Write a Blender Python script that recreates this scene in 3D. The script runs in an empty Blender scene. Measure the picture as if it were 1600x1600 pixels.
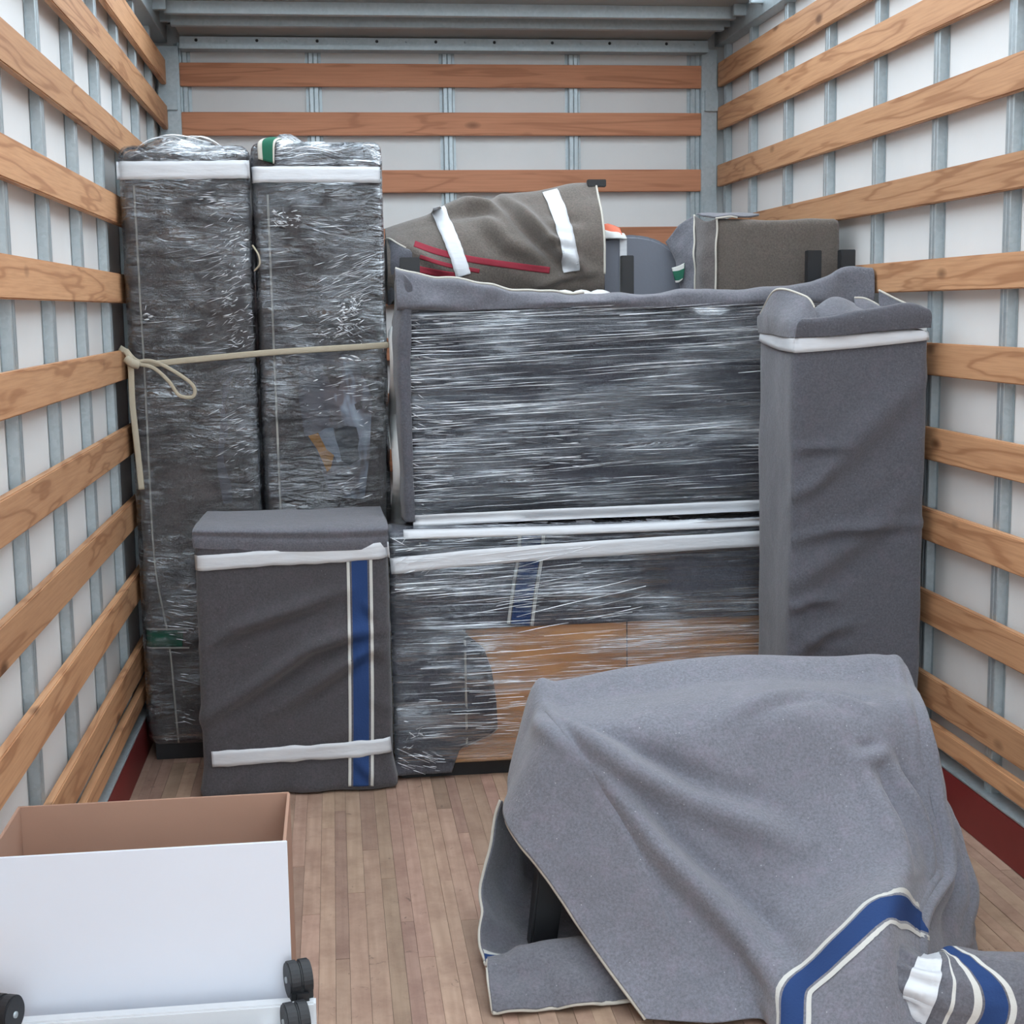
import bpy, bmesh, math, random
import numpy as np
from mathutils import Vector, Matrix, noise
from mathutils.bvhtree import BVHTree

scene = bpy.context.scene
COL = scene.collection

# ------------------------------------------------------------------ camera
# world axes: X across the truck, Y along it towards the front bulkhead, Z up; floor at Z = 0, metres
cam_d = bpy.data.cameras.new('camera'); cam = bpy.data.objects.new('camera', cam_d); COL.objects.link(cam)
YAW, PITCH, ROLL, CAM_H = .1217, .1408, -.0142, 1.481
cam_d.sensor_fit = 'HORIZONTAL'; cam_d.sensor_width = 36.0; cam_d.lens = 36.0 * 2250 / 1600
cam_d.clip_start = .02
fw = Vector((math.sin(YAW) * math.cos(PITCH), math.cos(YAW) * math.cos(PITCH), -math.sin(PITCH)))
rt = Vector((math.cos(YAW), -math.sin(YAW), 0)); up = rt.cross(fw)
r2 = rt * math.cos(ROLL) + up * math.sin(ROLL); u2 = -rt * math.sin(ROLL) + up * math.cos(ROLL)
M = Matrix((r2, u2, -fw)).transposed().to_4x4(); M.translation = Vector((0, 0, CAM_H))
cam.matrix_world = M
scene.camera = cam

# ------------------------------------------------------------------ light: overcast sky through the open rear and the translucent roof
wd = bpy.data.worlds.new('overcast_sky'); scene.world = wd; wd.use_nodes = True
bgn = wd.node_tree.nodes['Background']
bgn.inputs['Color'].default_value = (.84, .93, 1.0, 1); bgn.inputs['Strength'].default_value = 2.3
vs = scene.view_settings
vs.view_transform = 'Standard'; vs.look = 'None'; vs.gamma = 1; vs.use_curve_mapping = False; vs.exposure = 0.78
scene.cycles.use_denoising = True
scene.cycles.max_bounces = 10; scene.cycles.diffuse_bounces = 6; scene.cycles.transparent_max_bounces = 24

# ------------------------------------------------------------------ node helpers
MATS = {}
class NB:
    def __init__(s, name):
        s.m = bpy.data.materials.new(name); s.m.use_nodes = True
        s.nt = s.m.node_tree; s.nt.nodes.clear()
        s.out = s.nt.nodes.new('ShaderNodeOutputMaterial')
        MATS[name] = s.m
    def n(s, t, **kw):
        nd = s.nt.nodes.new(t)
        for k, v in kw.items():
            if k in nd.inputs.keys() if isinstance(k, str) else False: nd.inputs[k].default_value = v
            else: setattr(nd, k, v)
        return nd
    def l(s, a, b): s.nt.links.new(a, b)
    def coord(s, scale=(1, 1, 1), which='Object', rot=(0, 0, 0), rand=0):
        tc = s.n('ShaderNodeTexCoord'); mp = s.n('ShaderNodeMapping')
        mp.inputs['Scale'].default_value = scale; mp.inputs['Rotation'].default_value = rot
        s.l(tc.outputs[which], mp.inputs['Vector'])
        if rand:
            oi = s.n('ShaderNodeObjectInfo'); ml = s.n('ShaderNodeMath', operation='MULTIPLY'); ml.inputs[1].default_value = rand
            s.l(oi.outputs['Random'], ml.inputs[0]); cb = s.n('ShaderNodeCombineXYZ')
            for k in 'XYZ': s.l(ml.outputs[0], cb.inputs[k])
            s.l(cb.outputs[0], mp.inputs['Location'])
        return mp.outputs['Vector']
    def noise(s, vec, scale, detail=4, rough=.55, dist=0):
        nd = s.n('ShaderNodeTexNoise'); nd.inputs['Scale'].default_value = scale; nd.inputs['Detail'].default_value = detail
        nd.inputs['Roughness'].default_value = rough; nd.inputs['Distortion'].default_value = dist
        s.l(vec, nd.inputs['Vector']); return nd.outputs['Fac']
    def ramp(s, fac, stops):
        r = s.n('ShaderNodeValToRGB'); e = r.color_ramp.elements
        while len(e) < len(stops): e.new(.5)
        for el, (p, c) in zip(e, stops):
            el.position = p; el.color = (c, c, c, 1) if isinstance(c, (int, float)) else (*c, 1)
        s.l(fac, r.inputs['Fac']); return r.outputs['Color']
    def mix(s, fac, a, b, blend='MIX'):
        m = s.n('ShaderNodeMix', data_type='RGBA', blend_type=blend)
        for v, i in ((fac, 0), (a, 6), (b, 7)):
            if hasattr(v, 'links'): s.l(v, m.inputs[i])
            else: m.inputs[i].default_value = v if i == 0 else (*v, 1)
        return m.outputs[2]
    def bump(s, h, strength=.3, dist=.01, prev=None):
        b = s.n('ShaderNodeBump'); b.inputs['Strength'].default_value = strength; b.inputs['Distance'].default_value = dist
        s.l(h, b.inputs['Height'])
        if prev is not None: s.l(prev, b.inputs['Normal'])
        return b.outputs['Normal']
    def principled(s, color, rough=.6, metal=0, normal=None, spec=.5, **kw):
        p = s.n('ShaderNodeBsdfPrincipled')
        for v, k in ((color, 'Base Color'), (rough, 'Roughness'), (metal, 'Metallic')):
            if hasattr(v, 'links'): s.l(v, p.inputs[k])
            else: p.inputs[k].default_value = (*v, 1) if isinstance(v, tuple) else v
        p.inputs['Specular IOR Level'].default_value = spec
        for k, v in kw.items(): p.inputs[k].default_value = v
        if normal is not None: s.l(normal, p.inputs['Normal'])
        return p
    def done(s, sh): s.l(sh.outputs[0], s.out.inputs['Surface']); return s.m

def srgb(r, g, b):
    return tuple(((c / 255) / 12.92 if c / 255 <= .04045 else ((c / 255 + .055) / 1.055) ** 2.4) for c in (r, g, b))

def felt(name, rgb, lint=.5):
    b = NB(name); v = b.coord(); base = srgb(*rgb)
    n1 = b.noise(v, 5, 4); n2 = b.noise(v, 170, 3, .7)
    c = b.mix(n1, tuple(x * .82 for x in base), tuple(x * 1.18 for x in base))
    c = b.mix(b.ramp(n2, [(.32, 0), (.7, 1)]), tuple(x * .62 for x in base), c)
    warm = b.noise(v, 24, 5, .7)
    c = b.mix(b.ramp(warm, [(.5, 0), (.75, .35)]), c, (base[0] * 1.35, base[1] * 1.12, base[2] * 1.2))
    vo = b.n('ShaderNodeTexVoronoi'); vo.inputs['Scale'].default_value = 42; b.l(v, vo.inputs['Vector'])
    c = b.mix(b.ramp(vo.outputs['Distance'], [(.035, lint), (.06, 0)]), c, (.55, .56, .58))
    nm = b.bump(n2, .35, .004); nm = b.bump(b.noise(v, 30, 4), .25, .008, nm)
    p = b.principled(c, .95, normal=nm, spec=.2)
    p.inputs['Sheen Weight'].default_value = .25; p.inputs['Sheen Roughness'].default_value = .6
    return b.done(p)

def plain(name, rgb, rough=.6, metal=0, bump=0, bscale=60, spec=.5, var=.08):
    b = NB(name); v = b.coord(rand=7); base = srgb(*rgb); n1 = b.noise(v, 6, 5)
    c = b.mix(n1, tuple(x * (1 - var) for x in base), tuple(min(1, x * (1 + var)) for x in base))
    nm = b.bump(b.noise(v, bscale, 4), bump, .003) if bump else None
    return b.done(b.principled(c, rough, metal, nm, spec))

def wood(name, light, dark, axis, red=None):
    """board with long grain along the axis, ring figure and a few knots"""
    b = NB(name)
    sc = [9, 9, 9]; sc[axis] = .8
    v = b.coord(tuple(sc), rand=40)
    n = b.noise(v, 1.1, 3, .5, .4)
    w = b.n('ShaderNodeMath', operation='MULTIPLY'); w.inputs[1].default_value = 34; b.l(n, w.inputs[0])
    sn = b.n('ShaderNodeMath', operation='SINE'); b.l(w.outputs[0], sn.inputs[0])
    rings = b.ramp(sn.outputs[0], [(.0, 0), (.75, .25), (1, 1)])
    sf = [160, 160, 160]; sf[axis] = 5
    fine = b.noise(b.coord(tuple(sf), rand=9), 1, 3)
    L, D = srgb(*light), srgb(*dark)
    big = b.noise(b.coord(rand=30), 1.4, 3)
    c = b.mix(big, L, tuple(L[i] * .8 + D[i] * .2 for i in range(3)))
    amt = b.n('ShaderNodeMath', operation='MULTIPLY'); amt.inputs[1].default_value = .62; b.l(rings, amt.inputs[0])
    c = b.mix(amt.outputs[0], c, D)
    c = b.mix(b.ramp(fine, [(.3, .3), (.6, 0)]), c, D)
    sk = [7, 7, 7]; sk[axis] = 3.2
    vo = b.n('ShaderNodeTexVoronoi'); vo.inputs['Scale'].default_value = 1; b.l(b.coord(tuple(sk), rand=21), vo.inputs['Vector'])
    c = b.mix(b.ramp(vo.outputs['Distance'], [(.07, .9), (.16, 0)]), c, tuple(x * .45 for x in D))
    oi = b.n('ShaderNodeObjectInfo'); hs = b.n('ShaderNodeHueSaturation'); mr = b.n('ShaderNodeMapRange')
    mr.inputs[3].default_value = .84; mr.inputs[4].default_value = 1.14; b.l(oi.outputs['Random'], mr.inputs[0])
    b.l(mr.outputs[0], hs.inputs['Value']); b.l(c, hs.inputs['Color'])
    return b.done(b.principled(hs.outputs[0], .6, normal=b.bump(fine, .15, .002), spec=.35))

felt('felt_grey', (112, 113, 121)); felt('felt_slate', (95, 96, 104), .25); felt('felt_brown', (104, 98, 96), .25)
felt('felt_light', (128, 130, 140), .8); felt('felt_taupe', (108, 100, 93), .3); felt('felt_dark', (82, 80, 84), .25)
plain('band_blue', (44, 68, 114), .9, bump=.3, bscale=200, spec=.2); plain('band_white', (205, 205, 200), .9, bump=.3, bscale=200, spec=.2)
plain('band_red', (140, 50, 62), .9, bump=.3, bscale=200, spec=.2); plain('band_green', (44, 100, 80), .9, bump=.3, bscale=200, spec=.2)
plain('piping', (196, 192, 182), .9, spec=.2); plain('black_metal', (30, 32, 35), .5); plain('black_rubber', (34, 36, 40), .55, bump=.2)
plain('red_paint', (122, 36, 36), .5, var=.15); plain('white_laminate', (226, 232, 242), .35, var=.02)
plain('cardboard', (236, 180, 126), .85, bump=.1, bscale=40); plain('cardboard_inside', (172, 136, 116), .9, bump=.1, bscale=40)
plain('white_steel', (214, 218, 222), .4); plain('webbing', (176, 166, 146), .8, bump=.4, bscale=250)
plain('foam', (216, 216, 214), .6, bump=.2); plain('asphalt', (92, 92, 94), .95); plain('orange_plastic', (222, 104, 66), .4); plain('paper_white', (225, 228, 230), .5)
plain('sleeve_grey', (112, 116, 126), .75, bump=.15, bscale=120); plain('ochre_print', (180, 128, 52), .5, var=.3); plain('picture_dark', (58, 60, 66), .4)
plain('dark_wood', (52, 44, 40), .6)

b = NB('wall_panel'); v = b.coord()
c = b.mix(b.noise(v, 3, 5), srgb(222, 224, 224), srgb(236, 237, 236)); c = b.mix(b.ramp(b.noise(v, 1.3, 6, .7), [(.58, 0), (.85, .22)]), c, srgb(196, 194, 188))
b.done(b.principled(c, .55, normal=b.bump(b.noise(v, 240, 2), .15, .002), spec=.4))

b = NB('galvanised'); v = b.coord(rand=5)
vo = b.n('ShaderNodeTexVoronoi'); vo.inputs['Scale'].default_value = 90; b.l(v, vo.inputs['Vector'])
c = b.mix(vo.outputs['Color'], srgb(172, 182, 186), srgb(184, 194, 198)); c = b.mix(b.ramp(b.noise(v, 7, 5, .7), [(.5, 0), (.8, .35)]), c, srgb(146, 156, 162))
b.done(b.principled(c, .42, .55, b.bump(b.noise(v, 60, 3), .08, .002)))

b = NB('ceiling_metal'); v = b.coord()
c = b.mix(b.noise(v, 4, 5), srgb(150, 152, 150), srgb(180, 182, 180)); b.done(b.principled(c, .55, .3))

# translucent fibreglass roof sheet
b = NB('roof_fibreglass'); tl = b.n('ShaderNodeBsdfTranslucent'); tl.inputs['Color'].default_value = (.93, .95, .97, 1)
df = b.n('ShaderNodeBsdfDiffuse'); df.inputs['Color'].default_value = (.8, .82, .83, 1)
ms = b.n('ShaderNodeMixShader'); ms.inputs[0].default_value = .12; b.l(tl.outputs[0], ms.inputs[1]); b.l(df.outputs[0], ms.inputs[2]); b.done(ms)

wood('slat_wood', (204, 156, 116), (146, 96, 62), 1)
wood('bulkhead_wood', (204, 142, 108), (160, 104, 74), 0)

b = NB('floor_plank'); v = b.coord((1, 1, 1), rand=50)
n1 = b.noise(b.coord((60, 3, 60), rand=13), 1, 4); n2 = b.noise(v, 7, 6, .7)
c = b.mix(n1, srgb(154, 126, 106), srgb(192, 164, 142)); c = b.mix(b.ramp(n2, [(.42, 0), (.72, .6)]), c, srgb(128, 98, 84))
tc = b.n('ShaderNodeTexCoord')
oi = b.n('ShaderNodeObjectInfo'); hs = b.n('ShaderNodeHueSaturation'); mr = b.n('ShaderNodeMapRange'); mr.inputs[3].default_value = .74; mr.inputs[4].default_value = 1.12
b.l(oi.outputs['Random'], mr.inputs[0]); b.l(mr.outputs[0], hs.inputs['Value']); b.l(c, hs.inputs['Color'])
m3 = b.n('ShaderNodeMath', operation='MULTIPLY'); m3.inputs[1].default_value = 7.3; b.l(oi.outputs['Random'], m3.inputs[0]); m4 = b.n('ShaderNodeMath', operation='FRACT'); b.l(m3.outputs[0], m4.inputs[0])
m5 = b.n('ShaderNodeMapRange'); m5.inputs[3].default_value = .484; m5.inputs[4].default_value = .506; b.l(m4.outputs[0], m5.inputs[0]); b.l(m5.outputs[0], hs.inputs['Hue'])
sc = b.noise(b.coord((1, 1, 1), rand=3), 22, 6, .75, 1.2)
c = b.mix(b.ramp(sc, [(.62, 0), (.70, .7)]), hs.outputs[0], srgb(66, 54, 48))
b.done(b.principled(c, .6, normal=b.bump(n1, .2, .002), spec=.35))

b = NB('tape'); v = b.coord((1, 1, 1)); n = b.noise(b.coord((10, 10, 90)), 1, 3)
c = b.mix(n, srgb(196, 200, 206), srgb(224, 227, 230)); p = b.principled(c, .3, normal=b.bump(b.noise(b.coord((14, 14, 60)), 1, 4), .3, .006))
b.done(p)

def film(name, scale, rot, strength, gloss, mscale, lo_hi):
    b = NB(name)
    tr = b.n('ShaderNodeBsdfTransparent'); tr.inputs['Color'].default_value = (.95, .96, .98, 1)
    v = b.coord(scale, rot=rot)
    h = b.noise(v, 1, 5, .6, .9)
    nm = b.bump(h, strength, .045)
    gl = b.n('ShaderNodeBsdfGlossy'); gl.inputs['Roughness'].default_value = .06; gl.inputs['Color'].default_value = (.92, .96, 1, 1); b.l(nm, gl.inputs['Normal'])
    fr = b.n('ShaderNodeFresnel'); fr.inputs['IOR'].default_value = 1.5; b.l(nm, fr.inputs['Normal'])
    layers = b.ramp(b.noise(b.coord(mscale, rot=rot), 1, 4, .6, .5), [(.38, lo_hi[0]), (.64, lo_hi[1])])
    mu = b.n('ShaderNodeMath', operation='MULTIPLY'); b.l(layers, mu.inputs[1]); b.l(fr.outputs[0], mu.inputs[0])
    m2 = b.n('ShaderNodeMath', operation='MULTIPLY'); m2.inputs[1].default_value = gloss; m2.use_clamp = True; b.l(mu.outputs[0], m2.inputs[0])
    ms = b.n('ShaderNodeMixShader'); b.l(m2.outputs[0], ms.inputs[0]); b.l(tr.outputs[0], ms.inputs[1]); b.l(gl.outputs[0], ms.inputs[2]); b.done(ms)
film('film_stretched', (1.5, 1.5, 48), (0, math.radians(2.2), 0), 1.0, 5, (2.2, 2.2, 9), (.08, .9))
film('film_crinkled', (8, 8, 36), (0, math.radians(12), 0), .85, 5.0, (4, 4, 6), (.06, 1.0))
b = NB('film_ridge_glint')  # milky film ridges; white colour also paints in the film's bright highlights
df = b.n('ShaderNodeBsdfDiffuse'); df.inputs['Color'].default_value = (.93, .95, .98, 1)
gl = b.n('ShaderNodeBsdfGlossy'); gl.inputs['Roughness'].default_value = .3; gl.inputs['Color'].default_value = (.95, .97, 1, 1)
m1 = b.n('ShaderNodeMixShader'); m1.inputs[0].default_value = .55; b.l(df.outputs[0], m1.inputs[1]); b.l(gl.outputs[0], m1.inputs[2])
tr = b.n('ShaderNodeBsdfTransparent'); m2 = b.n('ShaderNodeMixShader')
fac = b.ramp(b.noise(b.coord((14, 14, 60)), 1, 2), [(.35, .35), (.6, .95)]); b.l(fac, m2.inputs[0])
b.l(tr.outputs[0], m2.inputs[1]); b.l(m1.outputs[0], m2.inputs[2]); b.done(m2)

# ------------------------------------------------------------------ object helpers
def link(name, me, mat=None, parent=None, smooth=False):
    o = bpy.data.objects.new(name, me); COL.objects.link(o)
    if mat is not None:
        for m in (mat if isinstance(mat, (list, tuple)) else [mat]): me.materials.append(MATS[m])
    if parent is not None:
        o.parent = parent
        o.matrix_parent_inverse = Matrix.Translation(parent.location).inverted()
    if smooth:
        me.polygons.foreach_set('use_smooth', [True] * len(me.polygons))
    return o
def mesh(verts, faces, name='m'):
    me = bpy.data.meshes.new(name); me.from_pydata([tuple(v) for v in verts], [], faces); me.update(); return me
def tag(o, label, cat=None, group=None, kind=None):
    o['label'] = label
    if cat: o['category'] = cat
    if group: o['group'] = group
    if kind: o['kind'] = kind
    return o
def thing(name, loc, label, cat, group=None):
    o = bpy.data.objects.new(name, None); COL.objects.link(o); o.location = loc; o.empty_display_size = .1
    return tag(o, label, cat, group)
def structure(name, me, mat, label, smooth=False):
    o = link(name, me, mat, None, smooth); o['kind'] = 'structure'; o['label'] = label; return o

def box_bm(bm, x0, x1, y0, y1, z0, z1, bev=0):
    r = bmesh.ops.create_cube(bm, size=1)['verts']
    for v in r: v.co = Vector(((x0 + x1) / 2 + v.co.x * (x1 - x0), (y0 + y1) / 2 + v.co.y * (y1 - y0), (z0 + z1) / 2 + v.co.z * (z1 - z0)))
    if bev:
        es = list({e for v in r for e in v.link_edges})
        bmesh.ops.bevel(bm, geom=es, offset=bev, segments=2, affect='EDGES')
def box(name, x0, x1, y0, y1, z0, z1, mat, parent=None, bev=.003):
    bm = bmesh.new(); box_bm(bm, x0, x1, y0, y1, z0, z1, bev); me = bpy.data.meshes.new(name); bm.to_mesh(me); bm.free()
    return link(name, me, mat, parent)
def boxes(name, lst, mat, parent=None, bev=.002):
    bm = bmesh.new()
    for a in lst: box_bm(bm, *a, bev)
    me = bpy.data.meshes.new(name); bm.to_mesh(me); bm.free(); return link(name, me, mat, parent)

def tube(name, pts, r, mat, parent=None, n=6, flat=None, closed=False):
    """round (or flattened) cord along points"""
    P = [Vector(p) for p in pts]; V = []; F = []
    for i, p in enumerate(P):
        t = (P[min(i + 1, len(P) - 1)] - P[max(i - 1, 0)]).normalized()
        a = t.cross(Vector((0, 1, 0)))
        if a.length < .2: a = t.cross(Vector((0, 0, 1)))
        a.normalize(); c = t.cross(a).normalized()
        for k in range(n):
            q = 2 * math.pi * k / n
            V.append(p + a * math.cos(q) * r + c * math.sin(q) * (flat if flat else r))
    for i in range(len(P) - 1):
        for k in range(n):
            F.append((i * n + k, i * n + (k + 1) % n, (i + 1) * n + (k + 1) % n, (i + 1) * n + k))
    F.append(tuple(range(n))[::-1]); F.append(tuple(range((len(P) - 1) * n, len(P) * n)))
    return link(name, mesh(V, F), mat, parent, True)

def cr(P, t):
    """Catmull-Rom through the list P at t in 0..len-1"""
    n = len(P); i = min(int(t), n - 2); f = t - i
    a, b_, c, d = P[max(i - 1, 0)], P[i], P[i + 1], P[min(i + 2, n - 1)]
    return .5 * ((2 * b_) + (c - a) * f + (2 * a - 5 * b_ + 4 * c - d) * f * f + (3 * b_ - a - 3 * c + d) * f ** 3)
def spline(pts, n):
    P = [np.array(p, float) for p in pts]; return [cr(P, (len(P) - 1) * i / (n - 1)) for i in range(n)]

def sheet_points(ctrl, nu, nv, disp=None):
    """smooth cloth grid through rows of control points; disp(u,v,p) pushes it along its normal"""
    rows = [[np.array(p, float) for p in r] for r in ctrl]; R, Cn = len(rows), len(rows[0])
    G = np.zeros((nv, nu, 3))
    fine = [[cr(r, (Cn - 1) * i / (nu - 1)) for i in range(nu)] for r in rows]
    for i in range(nu):
        colp = [fine[k][i] for k in range(R)]
        for j in range(nv): G[j, i] = cr(colp, (R - 1) * j / (nv - 1))
    if disp:
        du = np.gradient(G, axis=1); dv = np.gradient(G, axis=0); N = np.cross(du, dv); N /= np.linalg.norm(N, axis=2, keepdims=True) + 1e-9
        for j in range(nv):
            for i in range(nu): G[j, i] += N[j, i] * disp(i / (nu - 1), j / (nv - 1), G[j, i])
    return G
def grid_mesh(G, thick=0, matfn=None):
    nv, nu = G.shape[:2]; V = [tuple(p) for p in G.reshape(-1, 3)]; F = []; mi = []
    for j in range(nv - 1):
        for i in range(nu - 1):
            F.append((j * nu + i, j * nu + i + 1, (j + 1) * nu + i + 1, (j + 1) * nu + i)); mi.append(matfn((i + .5) / (nu - 1), (j + .5) / (nv - 1)) if matfn else 0)
    if thick:
        du = np.gradient(G, axis=1); dv = np.gradient(G, axis=0); N = np.cross(du, dv); N /= np.linalg.norm(N, axis=2, keepdims=True) + 1e-9
        B = (G - N * thick).reshape(-1, 3); o = len(V); V += [tuple(p) for p in B]
        for f, m in zip(list(F), list(mi)): F.append(tuple(o + k for k in reversed(f))); mi.append(m)
        rim = [j * nu for j in range(nv)], [j * nu + nu - 1 for j in range(nv)][::-1], list(range(nu))[::-1], [(nv - 1) * nu + i for i in range(nu)]
        for r in rim:
            for a, c in zip(r, r[1:]): F.append((a, c, o + c, o + a)); mi.append(0)
    me = mesh(V, F)
    if matfn: me.polygons.foreach_set('material_index', mi)
    return me

def N3(x, y, z): return noise.noise(Vector((x, y, z)))
def smooth(t): t = max(0., min(1., t)); return t * t * (3 - 2 * t)
def seg_dist(px, pz, a, b):
    ax, az = a; bx, bz = b; dx, dz = bx - ax, bz - az; L2 = dx * dx + dz * dz
    t = max(0, min(1, ((px - ax) * dx + (pz - az) * dz) / L2)); ex, ez = px - ax - t * dx, pz - az - t * dz
    return math.hypot(ex, ez), (dx * ez - dz * ex) / math.sqrt(L2), t
def crease_fn(creases):
    """creases: (polyline in xz, amplitude, width): a soft raised fold along the line, fading at its ends"""
    def f(x, z):
        s = 0
        for pl, amp, w in creases:
            best = None
            for k in range(len(pl) - 1):
                d, sd, t = seg_dist(x, z, pl[k], pl[k + 1]); tt = (k + t) / (len(pl) - 1)
                if best is None or d < best[0]: best = (d, sd, tt)
            d, sd, tt = best
            if d < w * 3: s += amp * math.exp(-(d / w) ** 2) * (.25 + .75 * math.sin(math.pi * min(1, max(0, tt)))) - .6 * amp * math.exp(-((sd + w * 1.3) / w) ** 2) * math.exp(-(max(0, d - w * 2) / w) ** 2) * math.sin(math.pi * tt)
        return s
    return f

def soft_box(x0, x1, y0, y1, z0, z1, r=.02, step=.02, wr=.006, seed=0, creases=None, shear=None, aniso=(5, 5, 3)):
    """padded box: rounded edges, cloth wrinkles, creases on the face towards the rear"""
    V = []; F = []; cf = crease_fn(creases) if creases else None
    nx, ny, nz = [max(2, int(round((b_ - a) / step))) for a, b_ in ((x0, x1), (y0, y1), (z0, z1))]
    idx = {}
    def vid(i, j, k):
        if (i, j, k) in idx: return idx[(i, j, k)]
        p = np.array([x0 + (x1 - x0) * i / nx, y0 + (y1 - y0) * j / ny, z0 + (z1 - z0) * k / nz])
        lo = np.array([x0 + r, y0 + r, z0 + r]); hi = np.array([x1 - r, y1 - r, z1 - r])
        q = np.clip(p, lo, hi); d = p - q; L = np.linalg.norm(d)
        n = d / L if L > 1e-9 else np.array([0, 0, 1.])
        p = q + n * r
        s = wr * (N3(p[0] * aniso[0] + seed, p[1] * aniso[1], p[2] * aniso[2]) + .5 * N3(p[0] * aniso[0] * 2.7 + seed, p[1] * 13, p[2] * aniso[2] * 2.7))
        if cf and n[1] < -.3: s += cf(p[0], p[2])
        if k == 0 or n[2] < -.5: s = min(s, 0)
        p = p + n * s
        if shear: p = shear(p)
        idx[(i, j, k)] = len(V); V.append(p); return idx[(i, j, k)]
    for i in range(nx):
        for k in range(nz):
            F.append((vid(i, 0, k), vid(i + 1, 0, k), vid(i + 1, 0, k + 1), vid(i, 0, k + 1)))
            F.append((vid(i, ny, k), vid(i, ny, k + 1), vid(i + 1, ny, k + 1), vid(i + 1, ny, k)))
    for j in range(ny):
        for k in range(nz):
            F.append((vid(0, j, k), vid(0, j, k + 1), vid(0, j + 1, k + 1), vid(0, j + 1, k)))
            F.append((vid(nx, j, k), vid(nx, j + 1, k), vid(nx, j + 1, k + 1), vid(nx, j, k + 1)))
    for i in range(nx):
        for j in range(ny):
            F.append((vid(i, j, 0), vid(i, j + 1, 0), vid(i + 1, j + 1, 0), vid(i + 1, j, 0)))
            F.append((vid(i, j, nz), vid(i + 1, j, nz), vid(i + 1, j + 1, nz), vid(i, j + 1, nz)))
    return V, F
def bvh_of(V, F): return BVHTree.FromPolygons([Vector(v) for v in V], F)
def on_front(bvh, x, z, off=.003, ystart=1.0, fallback=None):
    h = bvh.ray_cast(Vector((x, ystart, z)), Vector((0, 1, 0)))
    if h[0] is None: return None if fallback is None else Vector((x, fallback - off, z))
    return Vector((x, h[0].y - off, z))
def nearest(bvh, p, off):
    c, n, i, d = bvh.find_nearest(Vector(p)); 
    return c + n * off

def band(name, bvh, pts, width, mat, parent, off=.004, thick=.0015, n=40, fb=None, wob=.0, seed=0, cols=5, vert=False, mats=None, matfn=None):
    """flat strip lying on the front of a thing along xz points"""
    S = spline([(p[0], 0, p[1]) for p in pts], n); G = np.zeros((cols, n, 3))
    for i, p in enumerate(S):
        t = S[min(i + 1, n - 1)] - S[max(i - 1, 0)]; t = t / np.linalg.norm(t); nrm = np.array([-t[2], 0, t[0]])
        w = width * (1 + wob * N3(i * .35, seed, 1.7))
        for k in range(cols):
            q = p + nrm * w * (k / (cols - 1) - .5) + nrm * wob * .05 * width * N3(i * .3, k, seed)
            h = on_front(bvh, q[0], q[2], off, fallback=fb)
            if h is None: h = Vector((q[0], G[k, i - 1][1] if i else 0, q[2]))
            G[k, i] = h
    me = grid_mesh(G, -thick, matfn); 
    return link(name, me, mats or mat, parent, True)

def band_on(name, bvh, pts, width, parent, off=.003, n=60, cols=27, mats=None, matfn=None):
    """woven stripe snapped to a cloth along 3D points"""
    S = [Vector(p) for p in spline(pts, n)]; G = np.zeros((cols, n, 3))
    for i, p in enumerate(S):
        t = (S[min(i + 1, n - 1)] - S[max(i - 1, 0)]).normalized(); c, nr, _, _ = bvh.find_nearest(p)
        if nr.dot(Vector((0, -1, .6))) < 0: nr = -nr
        sd = t.cross(nr).normalized()
        for k in range(cols):
            c2, n2, _, _ = bvh.find_nearest(c + sd * width * (k / (cols - 1) - .5))
            if n2.dot(nr) < 0: n2 = -n2
            G[k, i] = c2 + n2 * off
    return link(name, grid_mesh(G, 0, matfn), mats, parent, True)

def strands(name, bvh, specs, parent, seed=1, off=.006, fb=None, mat='film_ridge_glint', plane=None):
    """bunched ridges of stretch film: thin raised white slivers, also painting in its highlights"""
    rd = random.Random(seed); V = []; F = []
    for (x0, x1, z0, z1, cnt, l0, l1, w0, w1, am, asd) in specs:
        for _ in range(cnt):
            L = rd.uniform(l0, l1) * rd.uniform(.5, 1); w = rd.uniform(w0, w1) * rd.choice((.5, .7, 1, 1)); a = math.radians(rd.gauss(am, asd)); cx = rd.uniform(x0, x1); cz = rd.uniform(z0, z1)
            bend = rd.uniform(-.012, .012) * L; k = max(4, int(L / .02)); base = len(V); ok = 0; prev = None
            for i in range(k + 1):
                s = i / k - .5; x = cx + math.cos(a) * L * s; z = cz + math.sin(a) * L * s + bend * (4 * s * s - 1)
                if x < x0 - .02 or x > x1 + .02: continue
                ww = w * math.sin(math.pi * (i + .25) / (k + .5)) 
                p = on_front(bvh, x, z, off, fallback=fb) if plane is None else Vector((x, plane, z))
                if p is None or (prev is not None and abs(p.y - prev.y) > .03): continue
                prev = p
                V += [p + Vector((0, .002, -ww / 2)), p + Vector((0, -ww * .6, 0)), p + Vector((0, .002, ww / 2))]; ok += 1
            for i in range(ok - 1):
                q = base + i * 3
                F += [(q, q + 3, q + 4, q + 1), (q + 1, q + 4, q + 5, q + 2)]
    o = link(name, mesh(V, F), mat, parent, True); o['kind'] = 'stuff'; return o

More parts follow.
